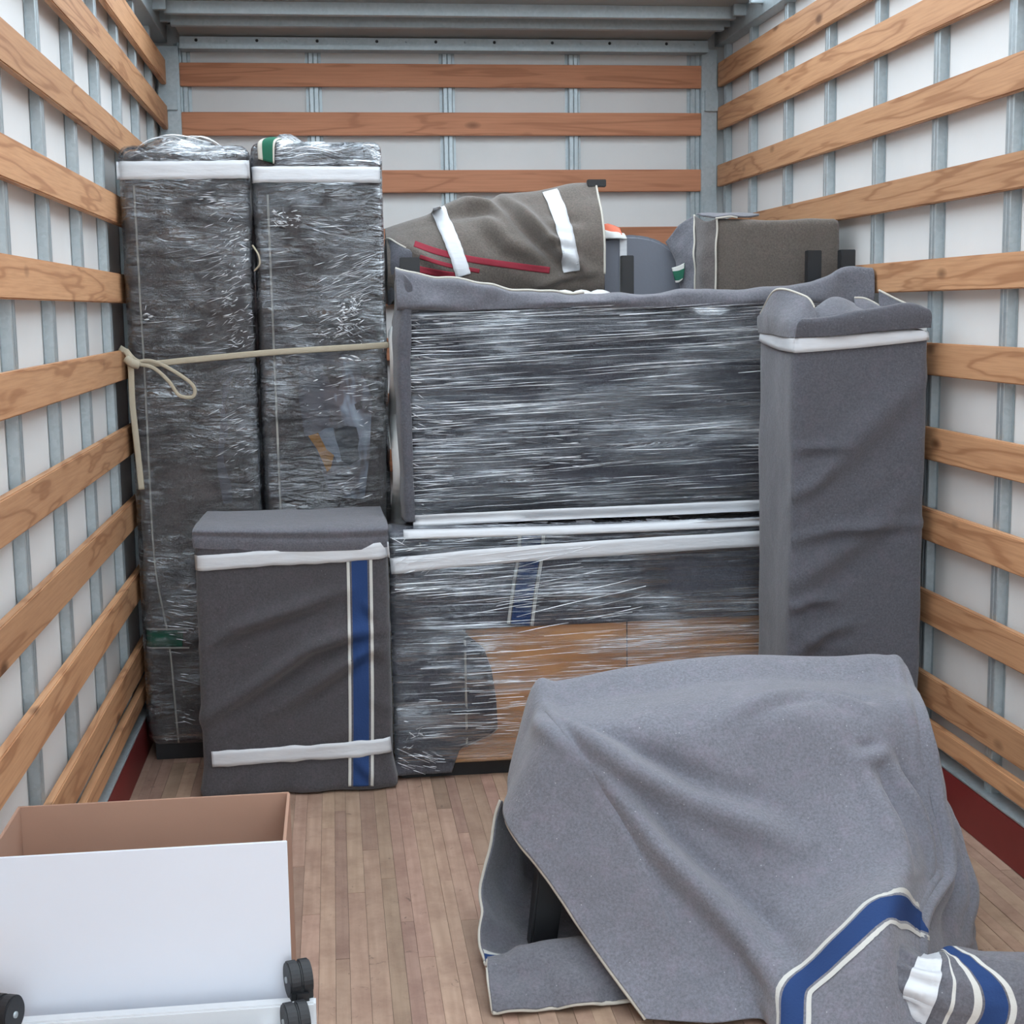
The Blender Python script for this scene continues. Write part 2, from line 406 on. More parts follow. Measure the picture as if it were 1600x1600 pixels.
# ------------------------------------------------------------------ the truck body
XL, XR, YB = -.665, 1.735, 6.458          # inner faces of the slats on the two sides and at the bulkhead
ST, PD = .022, .027                        # slat thickness, post depth
ROOF = 2.72; Y0 = -1.2
def quad_wall(name, mat, x0, x1, y0, y1, z0, z1, label): 
    bm = bmesh.new(); box_bm(bm, x0, x1, y0, y1, z0, z1); me = bpy.data.meshes.new(name); bm.to_mesh(me); bm.free()
    return structure(name, me, mat, label)
PLX, PRX, PBY = XL - ST - PD, XR + ST + PD, YB + ST + PD
wall_l = quad_wall('wall_left', 'wall_panel', PLX - .02, PLX, Y0, PBY + .02, -.06, ROOF, 'white panelled truck side wall with wooden slats beside the two tall wrapped units')
wall_r = quad_wall('wall_right', 'wall_panel', PRX, PRX + .02, Y0, PBY + .02, -.06, ROOF, 'white panelled truck side wall with wooden slats beside the draped table')
wall_b = quad_wall('wall_back', 'wall_panel', PLX, PRX, PBY, PBY + .02, -.06, ROOF, 'white front bulkhead of the truck with reddish brown slats')

def hat_post(name, along, c, base, sgn, z0, z1, parent):
    """galvanised hat-section upright; along = 'Y' (side wall) or 'X' (bulkhead)"""
    prof = [(-.034, .0015), (-.0215, .0015), (-.021, PD - .003), (-.018, PD - .0005), (-.003, PD - .0005), (0, PD - .004), (.003, PD - .0005), (.018, PD - .0005), (.021, PD - .003), (.0215, .0015), (.034, .0015)]
    V = []
    for z in (z0, z1):
        for u, d in prof: V.append((base + sgn * d, c + u, z) if along == 'Y' else (c + u, base + sgn * d, z))
    n = len(prof); F = [(i, i + 1, n + i + 1, n + i) for i in range(n - 1)]
    return link(name, mesh(V, F), 'galvanised', parent)
for k in range(12): hat_post('post', 'Y', 3.28 - 3.3075 + .4725 * k, PLX, 1, 0, 2.66, wall_l)
for k in range(2): hat_post('post', 'Y', 5.64 + .4725 * k, PLX, 1, 0, 2.66, wall_l)
for k in range(16): hat_post('post', 'Y', 6.40 - .4725 * k + (.08 if k else 0), PRX, -1, 0, 2.66, wall_r)
for x in (-.60, -.045, .535, 1.093, 1.645): hat_post('post', 'X', x, PBY, -1, 0, 2.62, wall_b)

rs = random.Random(4)
def slat(parent, name, x0, x1, y0, y1, z0, z1, mat):
    bm = bmesh.new(); box_bm(bm, 0, x1 - x0, 0, y1 - y0, 0, z1 - z0, .003)
    me = bpy.data.meshes.new(name); bm.to_mesh(me); bm.free(); o = link(name, me, mat, None)
    o.location = (x0, y0, z0 + rs.uniform(-.002, .002)); o.parent = parent; return o
SLATS = [(2.441, 2.545), (2.254, 2.353), (2.006, 2.101), (1.762, 1.854), (1.513, 1.606), (1.269, 1.363), (1.021, 1.116), (.777, .872), (.528, .624), (.279, .376), (.178, .238)]
for z0, z1 in SLATS:
    slat(wall_l, 'slat', XL - ST, XL, -1.15, YB - .02, z0, z1, 'slat_wood')
    slat(wall_r, 'slat', XR - 0, XR + ST, -1.15, YB - .02, z0, z1, 'slat_wood')
for z0, z1 in [(2.437, 2.534), (2.231, 2.329), (1.987, 2.083), (1.73, 1.835), (1.50, 1.60), (1.255, 1.355), (1.01, 1.11), (.76, .86), (.51, .61), (.26, .36)]:
    slat(wall_b, 'slat', -.61, 1.672, YB, YB + ST, z0, z1, 'bulkhead_wood')
# splits sawn into one of the lower slats, corner posts with their brackets
for x0, x1, s, par in ((-.70, -.61, 1, wall_l), (1.665, 1.735, -1, wall_r)):
    boxes('corner_post', [(x0, x1, YB - .012, YB + .05, 0, 2.60)], 'galvanised', par)
    xa, xb = (x0 - .0, x1 - .012) if s > 0 else (x0 + .012, x1)
    boxes('bracket', [(xa, xb, YB - .03, YB - .012, 2.335, 2.425), (xa, xb, YB - .025, YB - .012, 1.80, 1.93)], 'galvanised', par)

# ceiling: metal cap and bows at the bulkhead end, translucent roof sheet over the rest
ceil = quad_wall('ceiling', 'ceiling_metal', PLX, PRX, 5.78, PBY, 2.700, 2.72, 'grey metal roof cap with cross bows above the bulkhead')
boxes('roof_bow', [(-.62, 1.70, 6.02, 6.06, 2.652, 2.70)], 'galvanised', ceil)
boxes('roof_bow', [(-.61, 1.69, 6.17, 6.21, 2.634, 2.70)], 'galvanised', ceil)
V = [(-.60, 6.23, 2.65), (1.68, 6.23, 2.65), (1.68, 6.43, 2.634), (-.60, 6.43, 2.634)]
link('cove_strip', mesh(V, [(0, 3, 2, 1)]), 'ceiling_metal', ceil)
boxes('header_rail', [(-.60, 1.68, 6.40, 6.47, 2.600, 2.632)], 'galvanised', ceil)
boxes('header_lip', [(-.60, 1.68, 6.385, 6.47, 2.580, 2.600)], 'galvanised', ceil)
for i in range(18):
    x = -.53 + i * .1265; me = bpy.data.meshes.new('rivet'); bm = bmesh.new(); bmesh.ops.create_cone(bm, cap_ends=True, segments=8, radius1=.006 if i % 2 else .0085, radius2=.004, depth=.006)
    bmesh.ops.rotate(bm, verts=bm.verts, matrix=Matrix.Rotation(math.radians(90), 3, 'X')); bmesh.ops.translate(bm, verts=bm.verts, vec=(x, 6.399, 2.617)); bm.to_mesh(me); bm.free()
    link('rivet', me, 'black_metal' if i % 2 == 0 else 'galvanised', ceil)
for x0, x1, par, s in ((PLX, -.655, ceil, 1), (1.725, PRX, ceil, -1)):
    boxes('top_rail', [(x0, x1, -1.15, 6.46, 2.615, 2.70)], 'galvanised', par)
    for k in range(5):
        y = 6.2 - k * .24
        boxes('gusset', [((x1 - .002) if s > 0 else x0 - .05, (x1 + .05) if s > 0 else x0 + .002, y, y + .03, 2.655, 2.70)], 'galvanised', par)
roof = structure('roof', mesh([(PLX, Y0, 2.73), (PRX, Y0, 2.73), (PRX, 5.82, 2.73), (PLX, 5.82, 2.73)], [(0, 1, 2, 3)]), 'roof_fibreglass', 'translucent white roof sheet of the truck box')
for k in range(11): boxes('roof_bow', [(PLX, PRX, -1.0 + k * .62, -.96 + k * .62, 2.69, 2.728)], 'galvanised', roof)

# floor: strip planks, each one its own board
floor = quad_wall('floor', 'dark_wood', PLX, PRX, Y0, PBY, -.06, -.004, 'worn hardwood strip floor of the truck box')
rf = random.Random(11); x = XL - .055; pid = 0; plank_me = {}
def plank(x0, w, y0, L):
    key = (w, round(L, 2))
    if key not in plank_me:
        bm = bmesh.new(); box_bm(bm, 0.0003, w - .0003, .0003, L - .0003, -.02, 0, .0005); me = bpy.data.meshes.new('plank'); bm.to_mesh(me); bm.free()
        me.materials.append(MATS['floor_plank']); plank_me[key] = me
    o = bpy.data.objects.new('plank', plank_me[key]); COL.objects.link(o); o.location = (x0, y0, rf.uniform(-.0008, .0006)); o.parent = floor
while x < XR + .05:
    w = rf.choice((.032, .038, .038, .044))
    y = 2.3 + rf.uniform(0, .55); plank(x, w, Y0, round(y - Y0, 2))
    y = round(Y0 + round(y - Y0, 2), 3)
    while y < 3.85:
        L = rf.choice((.8, 1.0, 1.25, 1.5)); plank(x, w, y, L); y = round(y + L, 3)
    plank(x, w, y, round(PBY - y, 2)); x += w
for nm, x0, x1, lab in (('trim_1', XL - .05, XL + .004, 'dark red painted kick board along the floor under the slats by the tall units'), ('trim_2', XR - .004, XR + .05, 'dark red painted kick board along the floor behind the draped table')):
    bm = bmesh.new(); box_bm(bm, x0, x1, -1.15, PBY - .07, .0, .132, .003); me = bpy.data.meshes.new(nm); bm.to_mesh(me); bm.free()
    t = structure(nm, me, 'red_paint', lab)
    boxes('ledge', [(x0, x1, -1.15, PBY - .07, .1325, .141)], 'galvanised', t)
structure('ground', mesh([(-40, -60, -1.0), (40, -60, -1.0), (40, 20, -1.0), (-40, 20, -1.0)], [(0, 1, 2, 3)]), 'asphalt', 'asphalt yard outside the truck')

# ------------------------------------------------------------------ two tall film-wrapped units
def tall_unit(x0, x1, y0, y1, z1, seed, label, name='wrapped_bookcase'):
    t = thing(name, ((x0 + x1) / 2, (y0 + y1) / 2, 0), label, 'wrapped furniture', 'tall units wrapped in blanket and film')
    V, F = soft_box(x0, x1, y0, y1, .05, z1, .03, .025, .009, seed); bv = bvh_of(V, F)
    link('blanket', mesh(V, F), 'felt_brown', t, True)
    boxes('plinth', [(x0 + .015, x1 - .015, y0 + .02, y1 - .02, 0, .06)], 'black_metal', t)
    return t, bv
ta, bva = tall_unit(-.642, -.247, 4.75, 5.2, 1.99, 3, 'tall film-wrapped unit standing against the slatted side wall')
tb, bvb = tall_unit(-.236, .166, 4.76, 5.21, 2.0, 19, 'tall film-wrapped unit with a green band on top, next to the foam rolls')
def film_box(x0, x1, y0, y1, z0, z1, seed, mat, parent, wr=.006, aniso=(7, 5, 26), r=.034):
    V, F = soft_box(x0, x1, y0, y1, z0, z1, r, .02, wr * .4, seed, aniso=aniso); o = link('stretch_film', mesh(V, F), mat, parent, True); return bvh_of(V, F)
fba = film_box(-.652, -.2435, 4.738, 5.21, .06, 2.006, 5, 'film_crinkled', ta)
fbb = film_box(-.2405, .178, 4.748, 5.22, .06, 2.018, 8, 'film_crinkled', tb)
# crumpled film gathered on the tops
def crumple_top(x0, x1, y0, z, seed, parent):
    rd = random.Random(seed); n = 26; m = 9
    G = np.zeros((m, n, 3))
    for j in range(m):
        for i in range(n):
            u, v_ = i / (n - 1), j / (m - 1); e = math.sin(math.pi * u) ** .3
            G[j, i] = (x0 + (x1 - x0) * u, y0 - .012 + .28 * v_, z - .05 + e * (.048 + .055 * math.sin(math.pi * min(1, v_ * .8 + .05))) * (.75 + .8 * N3(u * 2.6 + seed, v_ * 2, 2)))
    link('film_crumple', grid_mesh(G), 'film_crinkled', parent, True)
    V = []; F = []
    for s in range(13):
        v_ = rd.uniform(0, .5); a = rd.uniform(0, .5); c = a + rd.uniform(.25, .6); w = rd.uniform(.001, .0028); base = len(V); K = 12
        for i in range(K):
            u = a + (min(c, 1) - a) * i / (K - 1); e = math.sin(math.pi * min(.999, max(.001, u))) ** .3; vv = v_ + .1 * N3(u * 3, s, seed)
            zz = z - .045 + e * (.048 + .055 * math.sin(math.pi * min(1, max(0, vv) * .8 + .05))) * (.75 + .8 * N3(u * 2.6 + seed, vv * 2, 2)) + .004
            p = Vector((x0 + (x1 - x0) * u, y0 - .016 + .28 * vv, zz)); ww = w * math.sin(math.pi * (i + .4) / (K - .2))
            V += [p - Vector((0, 0, ww)), p + Vector((0, -ww, 0)), p + Vector((0, 0, ww))]
        for i in range(K - 1): q = base + i * 3; F += [(q, q + 3, q + 4, q + 1), (q + 1, q + 4, q + 5, q + 2)]
    o = link('film_wrinkle_glints', mesh(V, F), 'film_ridge_glint', parent, True); o['kind'] = 'stuff'
crumple_top(-.62, -.25, 4.75, 1.985, 1, ta); crumple_top(-.225, .155, 4.76, 1.995, 6, tb)
tag(band('tape', fba, [(-.655, 1.925), (-.45, 1.925), (-.243, 1.928)], .056, 'tape', ta, .003, wob=.05, fb=4.745), 'white plastic tape around the top')
tag(band('tape', fbb, [(-.238, 1.912), (-.05, 1.912), (.168, 1.91)], .05, 'tape', tb, .003, wob=.05, fb=4.755), 'white plastic tape around the top')
# seams, green end bands, exposed contents
band('seam', bva, [(-.605, 1.88), (-.60, 1.2), (-.60, .7), (-.565, .4), (-.55, .06)], .006, 'piping', ta, .002, cols=2, n=60)
band('seam', bvb, [(-.19, 1.85), (-.188, 1.3), (-.186, .8), (-.184, .5)], .007, 'piping', tb, .002, cols=2, n=60)
tag(band('woven_band', bva, [(-.64, .42), (-.56, .418), (-.52, .415)], .055, 'band_green', ta, .003, n=14, fb=4.75), 'green woven end band of the blanket')
band('woven_line', bva, [(-.64, .452), (-.56, .45), (-.5, .447)], .006, 'piping', ta, .0035, n=14, cols=2, fb=4.75)
band('woven_line', bva, [(-.64, .388), (-.56, .386), (-.5, .383)], .006, 'piping', ta, .0035, n=14, cols=2, fb=4.75)
G = sheet_points([[(-.215, 4.745, 1.96), (-.18, 4.745, 1.95), (-.165, 4.743, 1.945)], [(-.215, 4.75, 2.01), (-.18, 4.75, 2.015), (-.16, 4.75, 2.01)], [(-.20, 4.80, 2.03), (-.17, 4.80, 2.035), (-.14, 4.8, 2.03)]], 10, 12)
tag(link('woven_band', grid_mesh(G, .003, lambda u, v_: 0 if .2 < u < .8 else 1), ['band_green', 'piping'], tb, True), 'green woven band showing at the top')
# torn gaps in the blanket: dull panel, mottled panel with a painted-in reflection, printed sheet
def patch(name, bvh, xz, mat, parent, off, fb):
    bm = bmesh.new(); vs_ = []
    for x, z in xz:
        p = on_front(bvh, x, z, off, fallback=fb); vs_.append(bm.verts.new(p))
    f = bm.faces.new(vs_); r = bmesh.ops.extrude_face_region(bm, geom=[f]); bmesh.ops.translate(bm, verts=[g for g in r['geom'] if isinstance(g, bmesh.types.BMVert)], vec=(0, .004, 0))
    bmesh.ops.recalc_face_normals(bm, faces=bm.faces); me = bpy.data.meshes.new(name); bm.to_mesh(me); bm.free(); return link(name, me, mat, parent)
plain('gap_panel', (96, 92, 98), .35, var=.25); plain('gap_pale', (136, 144, 154), .3, var=.3)
tag(patch('exposed_panel', bva, [(-.355, 1.25), (-.25, 1.36), (-.25, .87), (-.37, .86), (-.385, .98)], 'gap_panel', ta, .004, 4.75), 'grey panel showing through a gap in the blanket')
b = NB('gap_print_glare'); v = b.coord((7, 7, 4), rot=(0, .4, 0)); n1 = b.noise(v, 1, 3, .6, .6)
c = b.ramp(n1, [(.30, srgb(70, 72, 80)), (.42, srgb(96, 92, 98)), (.52, srgb(104, 94, 96)), (.60, srgb(142, 150, 162)), (.72, srgb(176, 186, 196))])  # pale bluish stops paint a reflection into the panel colour
b.done(b.principled(c, .3))
tag(patch('exposed_panel', bvb, [(-.105, 1.345), (-.02, 1.35), (.07, 1.33), (.125, 1.2), (.11, 1.0), (.09, .86), (-.02, .87), (-.045, .95), (-.06, 1.02), (-.10, 1.08), (-.115, 1.2)], 'gap_print_glare', tb, .003, 4.76), 'mottled print with a painted pale reflection, showing through a gap in the blanket')
tag(patch('printed_sheet', bvb, [(-.088, 1.075), (-.05, 1.085), (-.035, 1.045), (-.005, 1.012), (-.018, .965), (-.030, .955), (-.048, 1.0), (-.06, 1.03)], 'ochre_print', tb, .008, 4.76), 'orange-yellow corner of a printed sheet')
patch('printed_sheet', bvb, [(-.055, 1.085), (-.03, 1.10), (-.005, 1.10), (.002, 1.06), (.012, 1.03), (.018, .99), (.004, .985), (-.006, 1.01), (-.03, 1.03)], 'gap_pale', tb, .011, 4.76)
patch('printed_sheet', bvb, [(.0, 1.095), (.04, 1.105), (.07, 1.10), (.078, 1.06), (.072, 1.03), (.078, .995), (.045, .975), (.02, .99), (.012, 1.03), (.002, 1.06)], 'picture_dark', tb, .011, 4.76)
strands('film_wrinkle_glints', fba, [  # dense short white clusters stand in for blown highlights on the film
    (-.63, -.26, 1.35, 1.9, 26, .03, .12, .0012, .0025, 6, 6), (-.39, -.26, 1.0, 1.85, 60, .02, .08, .0015, .0035, 18, 8),
    (-.35, -.26, 1.50, 1.80, 90, .008, .03, .002, .006, 18, 30), (-.34, -.25, 1.36, 1.52, 50, .01, .04, .0015, .005, 20, 25), (-.40, -.30, 1.42, 1.70, 40, .02, .06, .001, .003, 20, 8), (-.41, -.31, 1.81, 1.86, 12, .015, .05, .002, .005, 4, 10), (-.59, -.57, 1.45, 1.5, 5, .012, .025, .006, .012, 20, 20),
    (-.36, -.26, .88, 1.15, 20, .01, .04, .0012, .003, 15, 15), (-.56, -.49, .25, .60, 24, .03, .06, .0012, .003, -10, 4), (-.55, -.5, .13, .2, 6, .02, .04, .0012, .003, -10, 8)], ta, 3, .004, plane=4.732)
strands('film_wrinkle_glints', fbb, [
    (-.18, .14, 1.25, 1.85, 40, .03, .12, .0012, .0025, 6, 6), (-.04, .12, 1.40, 1.65, 55, .02, .08, .0015, .0035, 22, 7), (.02, .1, 1.42, 1.53, 70, .008, .03, .003, .008, 15, 40), (-.06, .1, 1.37, 1.43, 50, .008, .03, .0015, .005, 10, 40), (.02, .13, 1.52, 1.66, 40, .03, .08, .0012, .003, 22, 5),
    (-.175, -.09, 1.745, 1.80, 46, .008, .03, .0015, .006, 4, 30), (-.05, .08, 1.70, 1.78, 20, .02, .07, .0015, .004, -5, 8), (-.02, .13, 1.18, 1.30, 26, .02, .09, .0015, .003, 9, 5),
    (-.1, .12, 1.10, 1.26, 22, .008, .025, .002, .005, 20, 40), (.02, .10, .85, 1.0, 18, .01, .05, .0012, .003, 10, 12), (.03, .08, 1.315, 1.34, 5, .02, .035, .006, .012, -10, 20)], tb, 4, .004, plane=4.742)

# webbing strap tied to the slat and pulled across both units
strap = thing('tie_strap', (-.65, 4.7, 1.36), 'beige webbing strap pulled across the two tall wrapped units', 'strap')
pts = [(-.672, 4.735, 1.372), (-.652, 4.72, 1.36), (-.60, 4.715, 1.322), (-.447, 4.715, 1.331), (-.224, 4.718, 1.348), (-.04, 4.725, 1.357), (.12, 4.728, 1.364), (.174, 4.732, 1.367), (.182, 4.76, 1.37)]
tube('strap_run', spline(pts, 60), .010, 'webbing', strap, 8, .0018)
tube('strap_tail', spline([(-.652, 4.715, 1.365), (-.638, 4.705, 1.33), (-.638, 4.705, 1.2), (-.634, 4.705, 1.12), (-.628, 4.705, 1.02), (-.623, 4.705, .92)], 40), .010, 'webbing', strap, 8, .0018)
tube('strap_loop', spline([(-.632, 4.708, 1.325), (-.57, 4.70, 1.33), (-.50, 4.695, 1.295), (-.445, 4.695, 1.25), (-.447, 4.695, 1.215), (-.49, 4.695, 1.22), (-.52, 4.695, 1.265), (-.57, 4.70, 1.31), (-.63, 4.705, 1.322)], 60), .006, 'webbing', strap, 8, .0018)
tube('knot', spline([(-.65, 4.705, 1.34), (-.632, 4.695, 1.325), (-.612, 4.705, 1.318)], 10), .014, 'webbing', strap, 8, .008)
tube('cord', spline([(-.243, 4.735, 1.69), (-.225, 4.72, 1.66), (-.222, 4.72, 1.63), (-.24, 4.735, 1.61)], 20), .003, 'webbing', tb, 6)

# ------------------------------------------------------------------ small wrapped cabinet in front of them
x0, x1, y0, y1, z1 = -.432, .148, 4.34, 4.715, .828
sm = thing('wrapped_cabinet', (-.14, 4.53, 0), 'low blanket-wrapped cabinet with a blue woven stripe, in front of the tall units', 'wrapped furniture')
CR = [([(-.43, .25), (-.25, .36), (-.10, .46), (.03, .50), (.12, .51)], .042, .026), ([(-.41, .47), (-.32, .53), (-.12, .59), (.02, .64)], .028, .025), ([(-.22, .26), (-.08, .35), (.06, .44), (.12, .46)], .028, .026),
      ([(.07, .60), (.13, .52)], .010, .018), ([(.085, .47), (.14, .40)], .010, .018), ([(.09, .30), (.145, .24)], .008, .018), ([(-.1, .15), (.05, .22)], .006, .03), ([(.03, .11), (.09, .02)], .012, .02)]
V, F = soft_box(x0, x1, y0, y1, .0, z1, .028, .014, .006, 40, CR)
for i, v in enumerate(V):
    if v[2] < .10 and v[1] < 4.6: V[i] = v + np.array([.02 * (1 - v[2] / .1) * (1 if v[0] > -.1 else -1), -.025 * (1 - v[2] / .1) * (.6 + N3(v[0] * 14, 3, 0)), 0])
bvs = bvh_of(V, F); link('blanket', mesh(V, F), 'felt_dark', sm, True)
sx = lambda z: .062 + .012 * math.sin((.828 - z) * 2.2) - .035 * (.828 - z)
zs = [.765, .6, .4, .2, .02]
G = []
tag(band('woven_stripe', bvs, [(sx(z), z) for z in zs], .078, None, sm, .003, .001, 80, cols=27, mats=['band_blue', 'band_white', 'felt_slate'],
     matfn=lambda u, v_: 1 if (v_ < .11 or v_ > .89) else (2 if (v_ < .18 or v_ > .82) else 0)), 'blue woven stripe edged in white')
tag(band('tape', bvs, [(-.43, .735), (-.2, .745), (.0, .748), (.152, .758)], .048, 'tape', sm, .004, wob=.12, fb=4.335, seed=3), 'white plastic tape')
tag(band('tape', bvs, [(-.405, .128), (-.2, .132), (.0, .135), (.142, .145)], .050, 'tape', sm, .004, wob=.14, fb=4.335, seed=8), 'white plastic tape')
G = sheet_points([[(-.432, 4.340, .782), (-.2, 4.334, .765), (.0, 4.334, .760), (.148, 4.340, .765)], [(-.434, 4.337, .818), (-.2, 4.330, .802), (.0, 4.330, .796), (.150, 4.336, .797)], [(-.430, 4.365, .842), (-.2, 4.36, .838), (.0, 4.36, .835), (.15, 4.36, .835)], [(-.42, 4.71, .842), (-.2, 4.71, .84), (.0, 4.71, .84), (.14, 4.71, .84)]], 40, 40, lambda u, v_, p: .004 * N3(p[0] * 9, p[1] * 9, p[2] * 9))
link('top_flap', grid_mesh(G, .005), 'felt_grey', sm, True)

# ------------------------------------------------------------------ long carton under a blanket and the upright panel on it
x0, x1, y0, y1, z1 = .168, 1.70, 4.43, 4.615, .785
lo = thing('wrapped_carton', (.93, 4.6, 0), 'long film-wrapped brown carton half covered by a blanket, under the upright panel', 'wrapped furniture')
box('carton', x0, x1, y0, y1, .045, z1 - .012, 'cardboard', lo, .004)
boxes('plinth', [(x0 + .01, x1 - .01, y0 + .012, y1, 0, .046)], 'black_metal', lo)
box('carton_seam', .905, .908, y0 - .0015, y0 + .001, .05, .5, 'dark_wood', lo, 0)
edge = [(.02, .335), (.095, .362), (.112, .40), (.135, .46), (.16, .485), (.25, .482), (.35, .468), (.42, .445), (.478, .378), (.49, .378)]
def ex(z):
    for (za, xa), (zb, xb) in zip(edge, edge[1:]):
        if za <= z <= zb: return xa + (xb - xa) * (z - za) / (zb - za)
    return edge[0][1] if z < .02 else edge[-1][1]
rows = []
for k in range(48):
    z = .02 + (.487 - .02) * k / 47; rows.append([(x0 - .012 + (ex(z) - x0 + .012) * i / 18, y0 - .010 - .008 * math.exp(-((i - 0) / 3) ** 2) + .004 * N3(i * .5, z * 20, 4) - .004 * (i == 18), z) for i in range(19)])
link('blanket', grid_mesh(np.array(rows), -.007), 'felt_slate', lo, True)
rows = []
for k in range(26):
    z = .482 + (.79 - .482) * k / 25; rows.append([(x0 - .014 + (x1 - x0 + .02) * i / 70, y0 - .014 + .005 * N3(i * .25, z * 9, 9) + (.02 if k == 25 else 0), z + (.012 * (i / 70) if k == 0 else 0)) for i in range(71)])
rows += [[(x0 - .014 + (x1 - x0 + .02) * i / 70, y0 + .02 + .05 * k, .798 + .003 * N3(i * .3, k, 2)) for i in range(71)] for k in range(3)]
Vb = np.array(rows); nq = Vb.shape[1]; bvl = BVHTree.FromPolygons([Vector(p) for p in Vb.reshape(-1, 3)], [(j * nq + i, j * nq + i + 1, (j + 1) * nq + i + 1, (j + 1) * nq + i) for j in range(Vb.shape[0] - 1) for i in range(nq - 1)]); link('blanket', grid_mesh(Vb, -.007), 'felt_slate', lo, True)
fbl = film_box(x0 - .02, x1, y0 - .03, y1, .05, .806, 12, 'film_stretched', lo, .003, (2.5, 5, 40), .02)
band('seam', fbl, [(.372, .655), (.383, .5), (.385, .3), (.385, .1)], .007, 'piping', lo, -.014, cols=2, n=50, fb=y0)
tube('binding', [(p[0], y0 - .014, p[1]) for p in [(.362, .098), (.40, .112), (.43, .125), (.46, .135), (.485, .16)]], .004, 'piping', lo)
band('binding', fbl, [(.25, .765), (.26, .70)], .006, 'piping', lo, -.01, cols=2, n=8, fb=y0)
tag(band('woven_stripe', bvl, [(.60, .782), (.592, .7), (.575, .6), (.56, .492)], .085, None, lo, .009, .001, 40, cols=27, fb=y0 - .02, mats=['band_blue', 'band_white', 'felt_slate'],
     matfn=lambda u, v_: 1 if (v_ < .10 or v_ > .90) else (2 if (v_ < .17 or v_ > .83) else 0)), 'blue woven stripe edged in white')
tag(band('tape', fbl, [(.158, .695), (.4, .712), (.8, .728), (1.3, .742), (1.6, .75)], .05, 'tape', lo, .002, wob=.06, fb=y0 - .03), 'white plastic tape')
tag(band('tape', fbl, [(.2, .792), (.5, .79), (.9, .79), (1.35, .796), (1.6, .798)], .026, 'tape', lo, .001, wob=.06, fb=y0 - .03), 'white plastic tape along the top edge')
strands('film_wrinkle_glints', fbl, [(.18, .75, .60, .79, 45, .06, .35, .0012, .003, 2, 2), (.3, .9, .50, .60, 14, .1, .4, .0012, .0025, 3, 2), (.5, .95, .48, .72, 10, .2, .5, .0012, .0025, 9, 2),
    (.25, .55, .12, .46, 40, .04, .2, .001, .002, 0, 1), (.4, 1.1, .15, .47, 50, .08, .4, .001, .002, 1.5, 1), (.75, 1.0, .28, .46, 36, .04, .14, .0012, .002, 0, 1.5),
    (.17, .30, .03, .11, 30, .02, .08, .001, .002, -20, 8), (.18, .25, .11, .2, 12, .01, .03, .0012, .003, 20, 40), (.16, .3, .62, .78, 14, .03, .1, .0015, .003, 30, 30)], lo, 9, .003, plane=y0 - .035)

# upright panel
px0, px1, py0, py1, pz0, pz1 = .226, 1.715, 4.50, 4.60, .822, 1.512
up_ = thing('wrapped_tabletop', (.97, 4.55, .81), 'wide upright panel wrapped in blanket and glossy film, standing on the long carton', 'wrapped furniture')
V, F = soft_box(px0, px1, py0, py1, pz0 - .005, pz1, .022, .02, .004, 77); link('blanket', mesh(V, F), 'felt_slate', up_, True)
fbp = film_box(px0 - .008, px1 + .005, py0 - .014, py1 + .01, pz0 - .003, pz1 - .02, 31, 'film_stretched', up_, .004, (1.6, 4, 34), .024)
tag(band('tape', fbp, [(.235, .822), (.6, .828), (1.0, .832), (1.3, .836), (1.6, .838)], .036, 'tape', up_, .002, wob=.06, fb=py0 - .014, seed=5), 'white plastic tape along the foot')
strands('film_wrinkle_glints', fbp, [(.245, .75, .86, 1.48, 110, .08, .45, .001, .003, 2, 1.2), (.245, 1.35, 1.28, 1.485, 46, .2, .8, .0012, .0035, 2.2, .8), (.5, 1.35, .9, 1.28, 70, .06, .4, .001, .003, 2, 1.5),
    (.9, 1.6, 1.35, 1.485, 26, .2, .6, .0012, .003, 3, 1), (.24, .36, .87, 1.47, 70, .03, .12, .0012, .003, 0, 3), (.235, .27, .84, 1.45, 26, .02, .05, .0015, .003, -20, 12),
    (.6, .85, .98, 1.10, 20, .02, .1, .001, .0025, 0, 5)], up_, 21, .004, plane=py0 - .020)
# loose collar of blanket along the top edge
top = []
cx_ = [.20, .30, .45, .62, .80, 1.0, 1.2, 1.4, 1.55, 1.65, 1.725]
cz_ = [1.60, 1.575, 1.555, 1.53, 1.52, 1.522, 1.528, 1.535, 1.555, 1.588, 1.588]
r0 = [(x, 4.488 + (.0 if 0 < k < 10 else .01), 1.478) for k, x in enumerate(cx_)]
r1 = [(x, 4.478 - .010 * math.sin(k * 1.9), 1.497) for k, x in enumerate(cx_)]
r2_ = [(x, 4.495 + .012 * math.sin(k * 2.3), z - .004) for k, (x, z) in enumerate(zip(cx_, cz_))]
r3 = [(x, 4.54, z + .002) for x, z in zip(cx_, cz_)]
r4 = [(x, 4.60, z - .03) for x, z in zip(cx_, cz_)]; r5 = [(x, 4.615, 1.45) for x in cx_]
G = sheet_points([r0, r1, r2_, r3, r4, r5], 150, 40, lambda u, v_, p: .011 * N3(p[0] * 6, p[2] * 14, 3) + .005 * N3(p[0] * 17, p[2] * 20, 8))
link('blanket_collar', grid_mesh(G, .006), 'felt_grey', up_, True)
tube('binding', [tuple(G[22, i] + np.array([0, -.003, .004])) for i in range(0, 60)], .004, 'piping', up_)
# loose side fold at the edge by the foam rolls
G = sheet_points([[(.205, 4.56, 1.60), (.235, 4.49, 1.58), (.25, 4.485, 1.55)], [(.19, 4.56, 1.35), (.205, 4.48, 1.35), (.238, 4.485, 1.35)], [(.20, 4.56, 1.1), (.21, 4.48, 1.1), (.236, 4.485, 1.1)], [(.205, 4.56, .82), (.215, 4.482, .82), (.24, 4.486, .82)]], 14, 60, lambda u, v_, p: .008 * N3(p[0] * 8, 1, p[2] * 9))
link('side_fold', grid_mesh(G, .005), 'felt_slate', up_, True)

